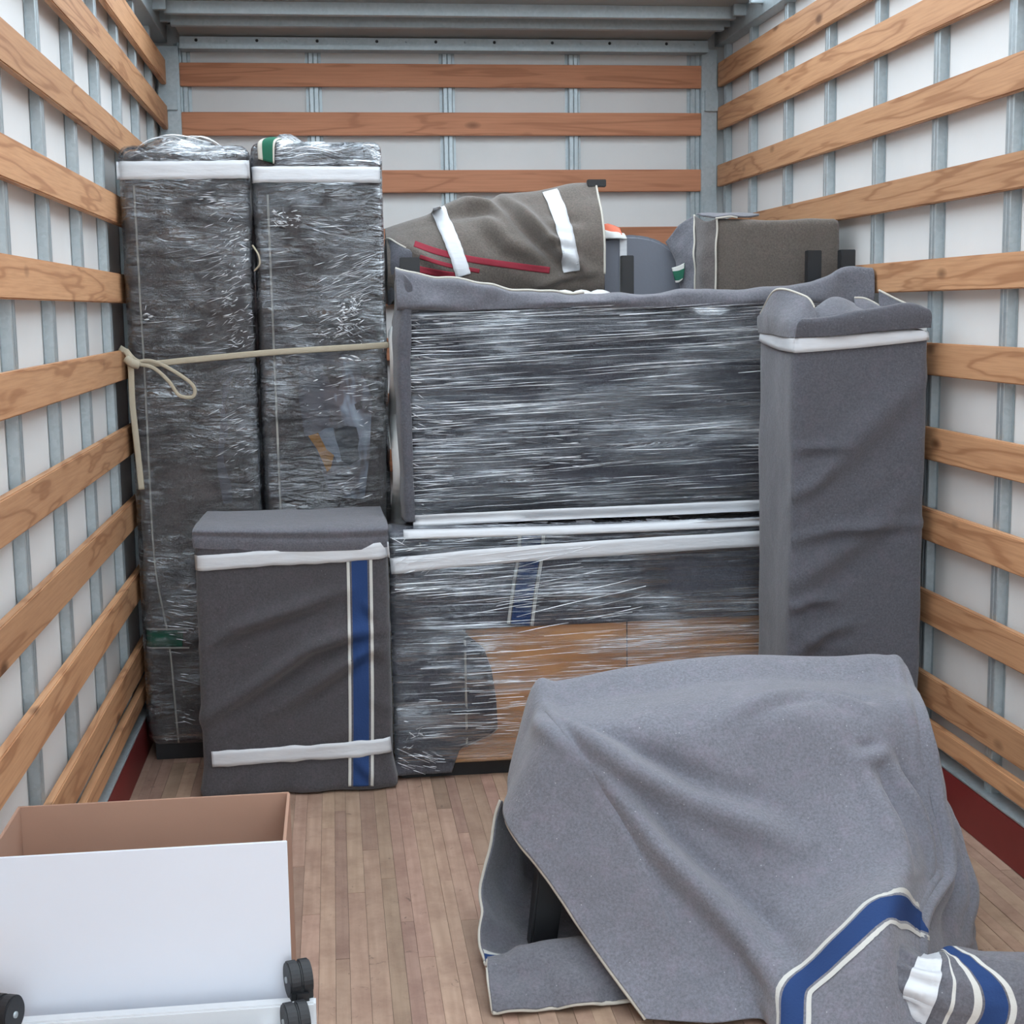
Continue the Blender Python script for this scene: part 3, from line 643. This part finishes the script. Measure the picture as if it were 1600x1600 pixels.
# ------------------------------------------------------------------ tall blanket-wrapped box by the side wall
x0, x1, y0, y1, z1 = 1.298, 1.70, 3.98, 4.31, 1.405
bx = thing('wrapped_column', (1.5, 4.15, 0), 'tall grey blanket-wrapped box with crumpled top, taped near the top, beside the upright panel', 'wrapped furniture')
CR = [([(1.29, .80), (1.42, .83), (1.55, .835), (1.72, .84)], .024, .016), ([(1.29, 1.06), (1.36, 1.068), (1.47, 1.068)], .016, .011), ([(1.28, .66), (1.42, .74), (1.68, .94)], .016, .035), ([(1.28, .59), (1.36, .625), (1.44, .62)], .024, .014), ([(1.28, .92), (1.36, .96), (1.42, 1.02)], .016, .02), ([(1.3, .45), (1.4, .53), (1.5, .55)], .02, .02),
      ([(1.35, .95), (1.5, 1.1), (1.69, 1.28)], .016, .045), ([(1.31, .53), (1.38, .50), (1.5, .47)], .008, .02)]
V, F = soft_box(x0, x1, y0, y1, 0, z1, .022, .016, .007, 60, CR)
V = [np.array([v[0] + (.022 * (1.4 - v[2]) / 1.4 if v[0] > 1.5 else -.0), v[1], v[2]]) if False else v for v in V]
bvx = bvh_of(V, F); link('blanket', mesh(V, F), 'felt_slate', bx, True)
tp = [(1.292, 4.30, 1.395), (1.290, 4.15, 1.375), (1.292, 3.99, 1.368), (1.32, 3.972, 1.367), (1.5, 3.970, 1.378), (1.69, 3.972, 1.395), (1.706, 3.99, 1.396)]
Gt = np.zeros((5, 70, 3)); S = spline(tp, 70)
for i, p in enumerate(S):
    for k in range(5):
        Gt[k, i] = nearest(bvx, p + np.array([0, 0, .046 * (k / 4 - .5)]), .005 + .001 * N3(i * .4, k, 1))
tag(link('tape', grid_mesh(Gt, -.0015), 'tape', bx, True), 'white plastic tape around the top')
# crumpled top: gathered flaps of blanket
def flap(ctrl, nu, nv, amp, seed, mat, parent, name='blanket_flap', edge=True):
    G = sheet_points(ctrl, nu, nv, lambda u, v_, p: amp * N3(p[0] * 16 + seed, p[1] * 16, p[2] * 16))
    link(name, grid_mesh(G, .006), mat, parent, True)
    if edge: tube('binding', [tuple(p) for p in G[-1]], .0035, 'piping', parent)
flap([[(1.294, 4.30, 1.395), (1.290, 4.15, 1.39), (1.294, 3.99, 1.385), (1.36, 3.975, 1.39)], [(1.284, 4.29, 1.44), (1.280, 4.16, 1.45), (1.305, 4.0, 1.435), (1.37, 3.99, 1.43)], [(1.288, 4.27, 1.455), (1.300, 4.15, 1.522), (1.356, 4.06, 1.502), (1.372, 4.03, 1.467)]], 30, 16, .005, 2, 'felt_grey', bx)
flap([[(1.30, 3.973, 1.385), (1.40, 3.968, 1.388), (1.56, 3.968, 1.40), (1.703, 3.975, 1.408)], [(1.305, 3.965, 1.428), (1.40, 3.962, 1.434), (1.56, 3.963, 1.452), (1.700, 3.97, 1.448)], [(1.33, 3.985, 1.440), (1.42, 3.985, 1.447), (1.62, 3.985, 1.480), (1.69, 3.99, 1.462)], [(1.36, 4.06, 1.41), (1.45, 4.06, 1.42), (1.62, 4.06, 1.46), (1.69, 4.1, 1.44)]], 40, 24, .005, 5, 'felt_slate', bx, edge=False)
flap([[(1.36, 4.03, 1.43), (1.45, 4.02, 1.45), (1.53, 4.02, 1.452)], [(1.38, 4.08, 1.462), (1.458, 4.11, 1.500), (1.54, 4.1, 1.472)], [(1.38, 4.2, 1.41), (1.47, 4.2, 1.45), (1.6, 4.2, 1.43)]], 24, 16, .004, 7, 'felt_grey', bx, edge=False)
flap([[(1.512, 4.06, 1.455), (1.55, 4.05, 1.458), (1.595, 4.05, 1.462)], [(1.515, 4.08, 1.48), (1.55, 4.075, 1.478), (1.59, 4.06, 1.468)], [(1.519, 4.10, 1.496), (1.552, 4.10, 1.492), (1.59, 4.08, 1.470)]], 14, 10, .003, 9, 'felt_grey', bx)
flap([[(1.584, 4.05, 1.452), (1.62, 4.03, 1.456), (1.66, 4.02, 1.46)], [(1.586, 4.08, 1.485), (1.625, 4.06, 1.48), (1.66, 4.04, 1.466)], [(1.592, 4.10, 1.517), (1.63, 4.07, 1.492), (1.665, 4.04, 1.472)]], 14, 10, .002, 11, 'felt_slate', bx)

# ------------------------------------------------------------------ load stacked behind the panel
crate = thing('wrapped_crate', (.8, 5.35, 0), 'dark blanket-wrapped crate mostly hidden behind the upright panel', 'wrapped furniture')
V, F = soft_box(.24, 1.70, 4.86, 5.9, 0, 1.48, .03, .05, .008, 4); link('blanket', mesh(V, F), 'felt_brown', crate, True)
boxes('plinth', [(.3, 1.6, 4.9, 5.8, 0, .004)], 'black_metal', crate)

# bundle under a red-striped blanket, strapped with tape
bd = thing('blanket_bundle', (.6, 5.1, 1.49), 'lumpy blanket bundle with red stripes and two white tape straps on top of the load', 'bundle')
ux = [.192, .265, .36, .47, .60, .72, .84, .93]
ztop = [1.755, 1.775, 1.805, 1.835, 1.868, 1.878, 1.905, 1.915]
zmid = [1.69, 1.69, 1.70, 1.72, 1.74, 1.75, 1.76, 1.76]
rows = [[(x + .01, 4.98, 1.495) for x in ux], [(x, 4.93 - .02 * (k % 2), 1.55) for k, x in enumerate(ux)], [(x + .0, 4.90, (zz + 1.55) / 2) for x, zz in zip(ux, zmid)], [(x, 4.93, zz) for x, zz in zip(ux, zmid)],
        [(x, 5.0, (a + b_) / 2 + .01) for x, a, b_ in zip(ux, ztop, zmid)], [(x, 5.10, a) for x, a in zip(ux, ztop)], [(x, 5.28, a - .10) for x, a in zip(ux, ztop)], [(x, 5.34, 1.50) for x in ux]]
fold = crease_fn([([(.60, 1.86), (.68, 1.77), (.78, 1.66), (.88, 1.60)], .042, .022), ([(.38, 1.81), (.47, 1.835), (.55, 1.83), (.60, 1.79)], .036, .018), ([(.52, 1.80), (.60, 1.70), (.75, 1.63)], .026, .03), ([(.72, 1.70), (.78, 1.70), (.83, 1.69)], .02, .014), ([(.25, 1.70), (.33, 1.64), (.40, 1.60)], .014, .02), ([(.74, 1.80), (.80, 1.78), (.86, 1.77)], -.014, .02), ([(.70, 1.55), (.78, 1.58), (.9, 1.6)], .016, .015)])
def bdisp(u, v_, p): return -(fold(p[0], p[2]) + .012 * N3(p[0] * 9, p[1] * 7, p[2] * 9)) if False else (fold(p[0], p[2]) + .012 * N3(p[0] * 9, p[1] * 7, p[2] * 9))
G = sheet_points(rows, 120, 90, bdisp)
link('blanket', grid_mesh(G[:, ::-1], .0), 'felt_taupe', bd, True)
endv = [tuple(p) for p in G[:, -1]] ; me = mesh(endv, [tuple(range(len(endv)))]); link('end_fold', me, 'felt_taupe', bd)
endv = [tuple(p) for p in G[:, 0]] ; me = mesh(endv, [tuple(range(len(endv)))[::-1]]); link('end_fold', me, 'felt_brown', bd)
Vb2 = [Vector(p) for p in G.reshape(-1, 3)]; nu_ = G.shape[1]
Fb2 = [(j * nu_ + i, j * nu_ + i + 1, (j + 1) * nu_ + i + 1, (j + 1) * nu_ + i) for j in range(G.shape[0] - 1) for i in range(nu_ - 1)]
bvd = BVHTree.FromPolygons(Vb2, Fb2)
tag(band('woven_stripe', bvd, [(.285, 1.70), (.36, 1.672), (.47, 1.645), (.6, 1.625), (.74, 1.605)], .022, 'band_red', bd, .0012, .0004, n=60, fb=4.93), 'red woven stripe')
tag(band('woven_stripe', bvd, [(.30, 1.655), (.36, 1.635), (.42, 1.62), (.50, 1.605)], .014, 'band_red', bd, .0012, .0004, n=40, fb=4.93), 'red woven stripe')
tag(band('woven_stripe', bvd, [(.29, 1.615), (.36, 1.60), (.42, 1.59)], .022, 'band_red', bd, .0012, .0004, n=30, fb=4.93), 'red woven stripe')
tag(band('tape', bvd, [(.375, 1.826), (.40, 1.74), (.425, 1.66), (.445, 1.59)], .05, 'tape', bd, .006, wob=.08, fb=4.97), 'white tape strap')
tag(band('tape', bvd, [(.765, 1.882), (.785, 1.80), (.80, 1.70), (.815, 1.60)], .055, 'tape', bd, .006, wob=.08, fb=4.98), 'white tape strap')
boxes('rod', [(.90, .965, 5.05, 5.08, 1.895, 1.92)], 'black_metal', bd)
tube('binding', [tuple(p) for p in G[18:66, -1]], .004, 'piping', bd)
flap([[(.196, 5.0, 1.50), (.20, 4.94, 1.50), (.25, 4.92, 1.56)], [(.192, 5.0, 1.62), (.20, 4.9, 1.62), (.275, 4.9, 1.66)], [(.194, 5.02, 1.72), (.205, 4.93, 1.715), (.255, 4.92, 1.685)]], 20, 16, .006, 3, 'felt_slate', bd)
tag(link('foam_roll', mesh(*(lambda: ([], []))()), 'foam') if False else tube('foam_roll', [(.70 + .01 * i, 4.82 + .002 * i, 1.505 + .004 * math.sin(i)) for i in range(24)], .030, 'foam', None, 12), 'white foam roll lying behind the top edge of the upright panel', 'packing foam')

# grey rounded seat and boxed blanket beside it
V = []; K = 30; n = 8
ds = thing('padded_stool', (1.12, 5.1, 1.49), 'grey rounded padded stool with a strip of white tape, between bundle and grey box', 'stool')
bm = bmesh.new(); prof = []
outline = [(.94, 1.49), (.94, 1.715), (.97, 1.722), (1.03, 1.728), (1.07, 1.727), (1.12, 1.718), (1.16, 1.702), (1.20, 1.675), (1.235, 1.64), (1.26, 1.60), (1.27, 1.55), (1.27, 1.49)]
fr = [bm.verts.new((x, 5.02, z)) for x, z in outline]; f = bm.faces.new(fr)
r = bmesh.ops.extrude_face_region(bm, geom=[f]); bmesh.ops.translate(bm, verts=[g for g in r['geom'] if isinstance(g, bmesh.types.BMVert)], vec=(0, .10, 0))
bmesh.ops.recalc_face_normals(bm, faces=bm.faces); bmesh.ops.bevel(bm, geom=list(bm.edges), offset=.012, segments=3, affect='EDGES')
me = bpy.data.meshes.new('pad'); bm.to_mesh(me); bm.free(); link('pad', me, 'sleeve_grey', ds)
boxes('tape', [(1.005, 1.03, 5.012, 5.019, 1.50, 1.72)], 'tape', ds)
oc = thing('plastic_bag', (.985, 4.99, 1.73), 'small crumpled orange and white plastic wrapper beside the grey rounded stool', 'wrapper')
flap([[(.935, 5.04, 1.745), (.97, 5.02, 1.74), (1.01, 5.0, 1.725)], [(.94, 5.06, 1.765), (.97, 5.05, 1.775), (1.01, 5.04, 1.75)], [(.94, 5.10, 1.75), (.97, 5.10, 1.76), (1.01, 5.10, 1.74)]], 14, 12, .012, 3, 'orange_plastic', oc, 'orange_wrapper', False)
flap([[(.935, 5.01, 1.72), (.98, 4.99, 1.715), (1.025, 5.0, 1.71)], [(.94, 5.03, 1.75), (.98, 5.01, 1.742), (1.02, 5.02, 1.735)], [(.94, 5.08, 1.74), (.98, 5.08, 1.74), (1.02, 5.08, 1.735)]], 14, 12, .010, 6, 'foam', oc, 'white_wrapper', False)

gb = thing('wrapped_carton', (1.5, 4.95, 1.49), 'grey blanket-wrapped box with white piping and gathered corner, high by the side wall', 'wrapped furniture')
V, F = soft_box(1.285, 1.722, 4.79, 5.2, 1.488, 1.765, .02, .02, .006, 91); link('blanket', mesh(V, F), 'felt_taupe', gb, True)
flap([[(1.16, 4.98, 1.70), (1.19, 4.95, 1.62), (1.20, 4.93, 1.49)], [(1.20, 4.95, 1.755), (1.225, 4.89, 1.62), (1.225, 4.88, 1.49)], [(1.245, 4.92, 1.79), (1.235, 4.87, 1.64), (1.24, 4.88, 1.49)]], 24, 16, .008, 1, 'felt_grey', gb)
flap([[(1.245, 4.92, 1.785), (1.24, 4.90, 1.64), (1.24, 4.89, 1.49)], [(1.265, 4.83, 1.76), (1.25, 4.82, 1.64), (1.25, 4.82, 1.49)], [(1.288, 4.785, 1.768), (1.286, 4.78, 1.64), (1.286, 4.78, 1.49)]], 24, 16, .008, 4, 'felt_brown', gb)
flap([[(1.25, 4.90, 1.785), (1.32, 4.90, 1.79), (1.45, 4.92, 1.785)], [(1.26, 4.84, 1.775), (1.33, 4.84, 1.78), (1.45, 4.84, 1.775)], [(1.285, 4.785, 1.765), (1.33, 4.785, 1.772), (1.36, 4.79, 1.768)]], 20, 12, .006, 6, 'felt_grey', gb)
G = sheet_points([[(1.172, 4.935, 1.61), (1.19, 4.925, 1.615), (1.21, 4.905, 1.625)], [(1.177, 4.93, 1.585), (1.195, 4.92, 1.585), (1.208, 4.905, 1.59)], [(1.185, 4.93, 1.56), (1.195, 4.92, 1.56), (1.205, 4.91, 1.57)]], 8, 12)
tag(link('woven_band', grid_mesh(G, .003, lambda u, v_: 1 if v_ < .25 or v_ > .85 else 0), ['band_green', 'band_white'], gb, True), 'green and white woven band')

# black steel rack whose uprights show above the panel
rk = thing('steel_rack', (1.0, 4.7, 0), 'black steel rack whose square uprights rise behind the upright panel', 'rack')
for xa, xb, ya, zt in ((.222, .285, 4.66, 1.645), (.945, .985, 4.68, 1.645), (1.565, 1.612, 4.66, 1.655), (1.665, 1.715, 4.625, 1.655)):
    boxes('upright', [(xa, xb, ya, ya + .035, .0, zt)], 'black_metal', rk)
boxes('rail', [(.285, .945, 4.67, 4.69, 1.0, 1.04)], 'black_metal', rk); boxes('rail', [(.985, 1.565, 4.67, 4.69, 1.0, 1.04)], 'black_metal', rk)

# foam rolls squeezed between tall unit and panel
for k, (z, rr) in enumerate(((1.42, .034), (1.22, .034))):
    h = .10
    pts = [(.196, 4.70 + .004 * math.sin(i), .02 + (1.48 if k == 0 else 1.30) * i / 20) for i in range(21)]
for k, (xx, yy, ht, lab) in enumerate(((.209, 4.70, 1.40, 'white foam roll standing in the gap beside the upright panel'),)):
    t = thing('foam_roll', (xx, yy, 0), lab, 'packing foam')
    tube('roll', [(xx, yy + .11 - .12 * math.cos((ht * i / 60 - 1.31) * 2 * math.pi / .36), ht * i / 60) for i in range(61)], .026, 'foam', t, 14, .034)

# ------------------------------------------------------------------ draped table in front
tbl = thing('low_table', (.93, 3.24, 0), 'black low table with chunky legs hidden under the big grey blanket', 'table')
box('table_top', .50, 1.275, 3.12, 3.37, .495, .535, 'black_metal', tbl, .008)
for lx, ly, sx_, sy_ in ((.43, 3.125, -1, -1), (1.225, 3.135, 1, -1), (.50, 3.33, -1, 1), (1.27, 3.33, 1, 1)):
    bm = bmesh.new(); box_bm(bm, lx - .03, lx + .045, ly - .03, ly + .04, .02, .5, .006)
    for v in bm.verts:
        f_ = (.5 - v.co.z) / .48; v.co.x = lx + (v.co.x - lx) * (1 - .18 * f_) + (.062 * (1 - f_) if lx < .5 else 0); v.co.y = ly + (v.co.y - ly) * (1 - .18 * f_)
    me = bpy.data.meshes.new('leg'); bm.to_mesh(me); bm.free(); link('leg', me, 'black_metal', tbl)
big = thing('moving_blanket', (.95, 3.1, 0), 'big grey felt blanket draped over the low table, corner hem hanging open', 'blanket')
rows = [
 [(.42, 3.45, .12), (.46, 3.46, .15), (.70, 3.47, .15), (.95, 3.47, .15), (1.2, 3.47, .15), (1.40, 3.46, .15), (1.45, 3.45, .10), (1.47, 3.44, .03)],
 [(.41, 3.40, .36), (.465, 3.40, .540), (.70, 3.405, .572), (.95, 3.405, .588), (1.2, 3.405, .575), (1.40, 3.40, .545), (1.432, 3.40, .32), (1.455, 3.40, .03)],
 [(.38, 3.25, .345), (.455, 3.25, .540), (.70, 3.25, .565), (.95, 3.25, .585), (1.2, 3.25, .568), (1.36, 3.25, .54), (1.41, 3.26, .30), (1.45, 3.28, .02)],
 [(.358, 3.08, .33), (.465, 3.07, .525), (.70, 3.07, .55), (.95, 3.07, .572), (1.15, 3.07, .552), (1.31, 3.09, .515), (1.375, 3.14, .28), (1.44, 3.18, .02)],
 [(.425, 2.995, .252), (.555, 2.98, .38), (.74, 2.975, .40), (.96, 2.975, .41), (1.16, 2.975, .40), (1.325, 3.02, .37), (1.40, 3.07, .20), (1.44, 3.11, .02)],
 [(.485, 2.92, .165), (.63, 2.89, .23), (.78, 2.88, .24), (.96, 2.86, .25), (1.15, 2.82, .29), (1.325, 2.95, .22), (1.41, 3.01, .11), (1.435, 3.04, .015)],
 [(.545, 2.845, .085), (.68, 2.81, .10), (.82, 2.80, .10), (.91, 2.71, .14), (1.055, 2.635, .250), (1.20, 2.78, .17), (1.39, 2.96, .06), (1.42, 2.98, .012)],
 [(.605, 2.765, .012), (.72, 2.73, .012), (.85, 2.72, .012), (.84, 2.57, .012), (.99, 2.50, .03), (1.13, 2.54, .03), (1.38, 2.91, .012), (1.40, 2.93, .012)]]
# folds in sheet coordinates (u across, v back to front)
big_folds = crease_fn([
 ([(.19, .38), (.27, .50), (.35, .58), (.45, .66)], .050, .024), ([(.22, .52), (.26, .64), (.34, .77), (.44, .92)], .060, .028),
 ([(.55, .52), (.565, .62), (.58, .74)], .034, .018), ([(.60, .51), (.645, .60), (.68, .72)], .034, .018), ([(.55, .515), (.60, .505)], .02, .012),
 ([(.50, .36), (.40, .44)], .016, .016), ([(.50, .36), (.60, .42)], .016, .016), ([(.775, .2), (.775, .5), (.78, .9)], .034, .010), ([(.825, .2), (.83, .5), (.835, .9)], -.03, .012), ([(.87, .2), (.875, .5), (.88, .9)], .036, .014),
 ([(.10, .3), (.12, .45)], .016, .016), ([(.30, .45), (.36, .62), (.40, .75)], -.02, .03)])
def bigd(u, v_, p):
    e = smooth((v_ - .10) * 5) * (1 - .7 * smooth((v_ - .85) / .15))
    return -(big_folds(u, v_) + .008 * N3(u * 8, v_ * 7, 1.5) + .003 * N3(u * 22, v_ * 22, 4.5)) * e
rows = [[r[0], r[1], tuple(.25 * a + .75 * b_ for a, b_ in zip(r[2], r[1])), r[2], r[3], r[4], tuple(.3 * a + .7 * b_ + (.022 if k_ == 2 and r[5][2] > .5 else 0) for k_, (a, b_) in enumerate(zip(r[4], r[5]))), r[5], r[6], r[7]] for r in rows]
G = sheet_points(rows, 220, 200, bigd); G[:, :, 2] = np.maximum(G[:, :, 2], .008)
link('cloth', grid_mesh(G, .007), 'felt_light', big, True)
tube('binding', [tuple(p + np.array([0, 0, -.002])) for p in G[::2, 0]], .005, 'piping', big)
nb_ = G.shape[1]; bvG = BVHTree.FromPolygons([Vector(p) for p in G.reshape(-1, 3)], [(j * nb_ + i, j * nb_ + i + 1, (j + 1) * nb_ + i + 1, (j + 1) * nb_ + i) for j in range(G.shape[0] - 1) for i in range(nb_ - 1)])
tag(band_on('woven_stripe', bvG, [(.85, 2.56, .02), (.868, 2.609, .068), (.895, 2.655, .118), (.955, 2.649, .171), (1.002, 2.642, .225), (1.045, 2.651, .259), (1.10, 2.68, .256), (1.15, 2.725, .23), (1.20, 2.77, .18)], .082, big, .009, 90, 31,
     ['band_blue', 'band_white', 'felt_light'], lambda u, v_: 1 if (v_ < .13 or v_ > .87) else (2 if (v_ < .21 or v_ > .79) else 0)), 'blue woven stripe edged in white')

# second blanket bunched on the floor under the table
fbk = thing('moving_blanket', (.5, 3.0, 0), 'crumpled grey blanket on the floor under the open hem, beside the black table leg', 'blanket')
rows = [[(.292, 2.842, .012), (.40, 2.84, .014), (.52, 2.845, .014), (.64, 2.85, .012)], [(.29, 2.90, .05), (.40, 2.90, .07), (.52, 2.90, .065), (.66, 2.90, .03)], [(.295, 2.97, .07), (.40, 2.97, .085), (.52, 2.97, .08), (.68, 2.97, .03)],
        [(.30, 3.03, .03), (.39, 3.03, .015), (.50, 3.03, .014), (.68, 3.03, .014)], [(.298, 3.12, .05), (.36, 3.14, .015), (.50, 3.15, .012), (.68, 3.15, .012)], [(.305, 3.20, .12), (.36, 3.24, .06), (.50, 3.25, .02), (.68, 3.25, .012)], [(.335, 3.26, .24), (.38, 3.31, .14), (.50, 3.38, .06), (.68, 3.38, .02)], [(.365, 3.28, .32), (.40, 3.34, .22), (.50, 3.42, .10), (.68, 3.42, .03)]]
G = sheet_points(rows, 60, 90, lambda u, v_, p: .024 * N3(p[0] * 11, p[1] * 11, p[2] * 7) + .008 * N3(p[0] * 26, p[1] * 26, 4)); G[:, :, 2] = np.maximum(G[:, :, 2], .009)
link('cloth', grid_mesh(G[:, ::-1], .007, lambda u, v_: 1 if .435 < v_ < .505 else (2 if .415 < v_ < .43 or .51 < v_ < .525 else 0)), ['felt_grey', 'band_blue', 'band_white'], fbk, True)
tube('binding', [tuple(p) for p in G[0]], .005, 'piping', fbk); tube('binding', [tuple(p) for p in G[:, 0]], .004, 'piping', fbk)

# taped blanket roll in the corner nearest the camera
rl = thing('blanket_roll', (1.2, 2.66, 0), 'grey blanket roll with blue stripes, pinched by white tape, in front of the draped table', 'blanket')
axis = [(1.03, 2.72, .12), (1.08, 2.665, .13), (1.125, 2.62, .12), (1.18, 2.60, .105), (1.27, 2.58, .097), (1.40, 2.56, .093), (1.62, 2.54, .09)]
rad = [.045, .07, .06, .084, .094, .092, .09]
NS, NA = 180, 72
A = spline(axis, NS); R_ = [float(cr([np.array([r]) for r in rad], (len(rad) - 1) * i / (NS - 1))[0]) for i in range(NS)]
V = []; F = []; mi = []
for i in range(NS):
    t = A[min(i + 1, NS - 1)] - A[max(i - 1, 0)]; t /= np.linalg.norm(t); a = np.cross(t, [0, 0, 1.]); a /= np.linalg.norm(a); c = np.cross(a, t)
    s = i / (NS - 1); pinch = math.exp(-((s - .33) / .10) ** 2)
    for k in range(NA):
        q = 2 * math.pi * k / NA
        rr = R_[i] * (1 + .10 * N3(math.cos(q) * 1.6 + 3, math.sin(q) * 1.6, s * 6) + .10 * pinch * math.sin(q * 9 + 3 * N3(s * 4, q, 1)) + .05 * N3(math.cos(q) * 4, math.sin(q) * 4, s * 14))
        ii = min(NS - 1, max(0, i + (7 * math.sin(q * 2 + .6) + 9 * math.sin(q + 2)) * smooth((s - .42) * 6))); i0 = int(ii); i1 = min(NS - 1, i0 + 1); p = A[i0] * (1 - ii + i0) + A[i1] * (ii - i0) + (a * math.cos(q) + c * math.sin(q)) * rr; p[2] = max(p[2], .004); V.append(p)
def rollmat(i):
    return 1 if 98 <= i < 108 else (2 if 94 <= i < 97 or 109 <= i < 112 or 84 <= i < 86 else 0)
for i in range(NS - 1):
    for k in range(NA):
        F.append((i * NA + k, i * NA + (k + 1) % NA, (i + 1) * NA + (k + 1) % NA, (i + 1) * NA + k)); mi.append(rollmat(i))
F.append(tuple(range(NA))); mi.append(0); F.append(tuple(range((NS - 1) * NA, NS * NA))[::-1]); mi.append(0)
me = mesh([tuple(v) for v in V], [f[::-1] for f in F]); me.polygons.foreach_set('material_index', mi); link('cloth', me, ['felt_grey', 'band_blue', 'band_white'], rl, True)
G = np.zeros((20, NA + 1, 3))
for j in range(20):
    i = int(NS * .315) + j
    for k in range(NA + 1):
        p = np.array(V[i * NA + k % NA]); d = p - A[i]; G[j, k] = A[i] + d * (1.05 + .03 * N3(k * .4, j * .5, 3)); G[j, k][2] = max(G[j, k][2], .003)
tag(link('tape', grid_mesh(G, .0), 'tape', rl, True), 'white tape wound around the neck of the roll')

# ------------------------------------------------------------------ open carton and the caster rail in front of it
cb = thing('carton', (-.38, 2.75, 0), 'open carton with white front and brown inside, at the foot of the slatted wall', 'carton')
BX0, BX1, BY0, BY1, BH = -.658, -.113, 2.612, 2.895, .50
box('front_panel', BX0, BX1, BY0, BY0 + .006, .0, BH, 'white_laminate', cb, .001)
box('back_panel', BX0, BX1 - .004, BY1 - .006, BY1, 0, BH, 'cardboard_inside', cb, .001)
box('side_panel', BX0, BX0 + .006, BY0 + .006, BY1 - .006, 0, BH, 'cardboard_inside', cb, .001)
box('side_panel', BX1 - .008, BX1 - .002, BY0 + .006, BY1 - .006, 0, BH, 'cardboard_inside', cb, .001)
box('bottom_panel', BX0 + .006, BX1 - .008, BY0 + .006, BY1 - .006, 0, .006, 'cardboard_inside', cb, 0)

cr_ = thing('caster_base', (-.35, 2.52, 0), 'white steel base rail turned over with black casters, in front of the white carton', 'caster base')
boxes('rail', [(-.605, -.068, 2.53, 2.56, .03, .218)], 'white_steel', cr_, .004)
boxes('rail', [(-.605, -.068, 2.45, 2.48, .03, .185)], 'white_steel', cr_, .004)
boxes('cross_plate', [(-.17, -.075, 2.48, 2.53, .0, .18)], 'white_steel', cr_, .002); boxes('cross_plate', [(-.60, -.5, 2.48, 2.53, .0, .18)], 'white_steel', cr_, .002)
boxes('cross_plate', [(-.16, -.075, 2.56, 2.605, .0, .19)], 'white_steel', cr_, .002)
def caster(x, y, z, rz, name='caster'):
    bm = bmesh.new()
    for s in (-1, 1):
        g = bmesh.ops.create_cone(bm, cap_ends=True, segments=28, radius1=.034, radius2=.034, depth=.0215)['verts']
        bmesh.ops.rotate(bm, verts=g, matrix=Matrix.Rotation(math.radians(90), 3, 'Y')); bmesh.ops.translate(bm, verts=g, vec=(s * .0112, 0, .044))
    es = [e for e in bm.edges if e.calc_length() < .02]
    bmesh.ops.bevel(bm, geom=[e for e in bm.edges if len(e.link_faces) == 2 and e.calc_face_angle() > 1.2], offset=.003, segments=2, affect='EDGES')
    bmesh.ops.rotate(bm, verts=bm.verts, matrix=Matrix.Rotation(rz, 3, 'Z')); bmesh.ops.translate(bm, verts=bm.verts, vec=(x, y, z)); me = bpy.data.meshes.new(name); bm.to_mesh(me); bm.free()
    o = link(name, me, 'black_rubber', cr_, False)
    bm = bmesh.new(); box_bm(bm, -.021, .021, -.040, .014, .0, .040, .010); bmesh.ops.rotate(bm, verts=bm.verts, matrix=Matrix.Rotation(rz, 3, 'Z')); bmesh.ops.translate(bm, verts=bm.verts, vec=(x, y, z)); me = bpy.data.meshes.new('hood'); bm.to_mesh(me); bm.free()
    h = link('hood', me, 'black_metal', None); h.parent = o; h.matrix_parent_inverse = o.matrix_world.inverted()
    tube('axle', [(x - .0245 * math.cos(rz), y - .0245 * math.sin(rz), z + .044), (x + .0245 * math.cos(rz), y + .0245 * math.sin(rz), z + .044)], .006, 'galvanised', None, 10).parent = o
caster(-.100, 2.574, .203, .25); caster(-.105, 2.505, .155, .25); caster(-.615, 2.50, .21, -.35)
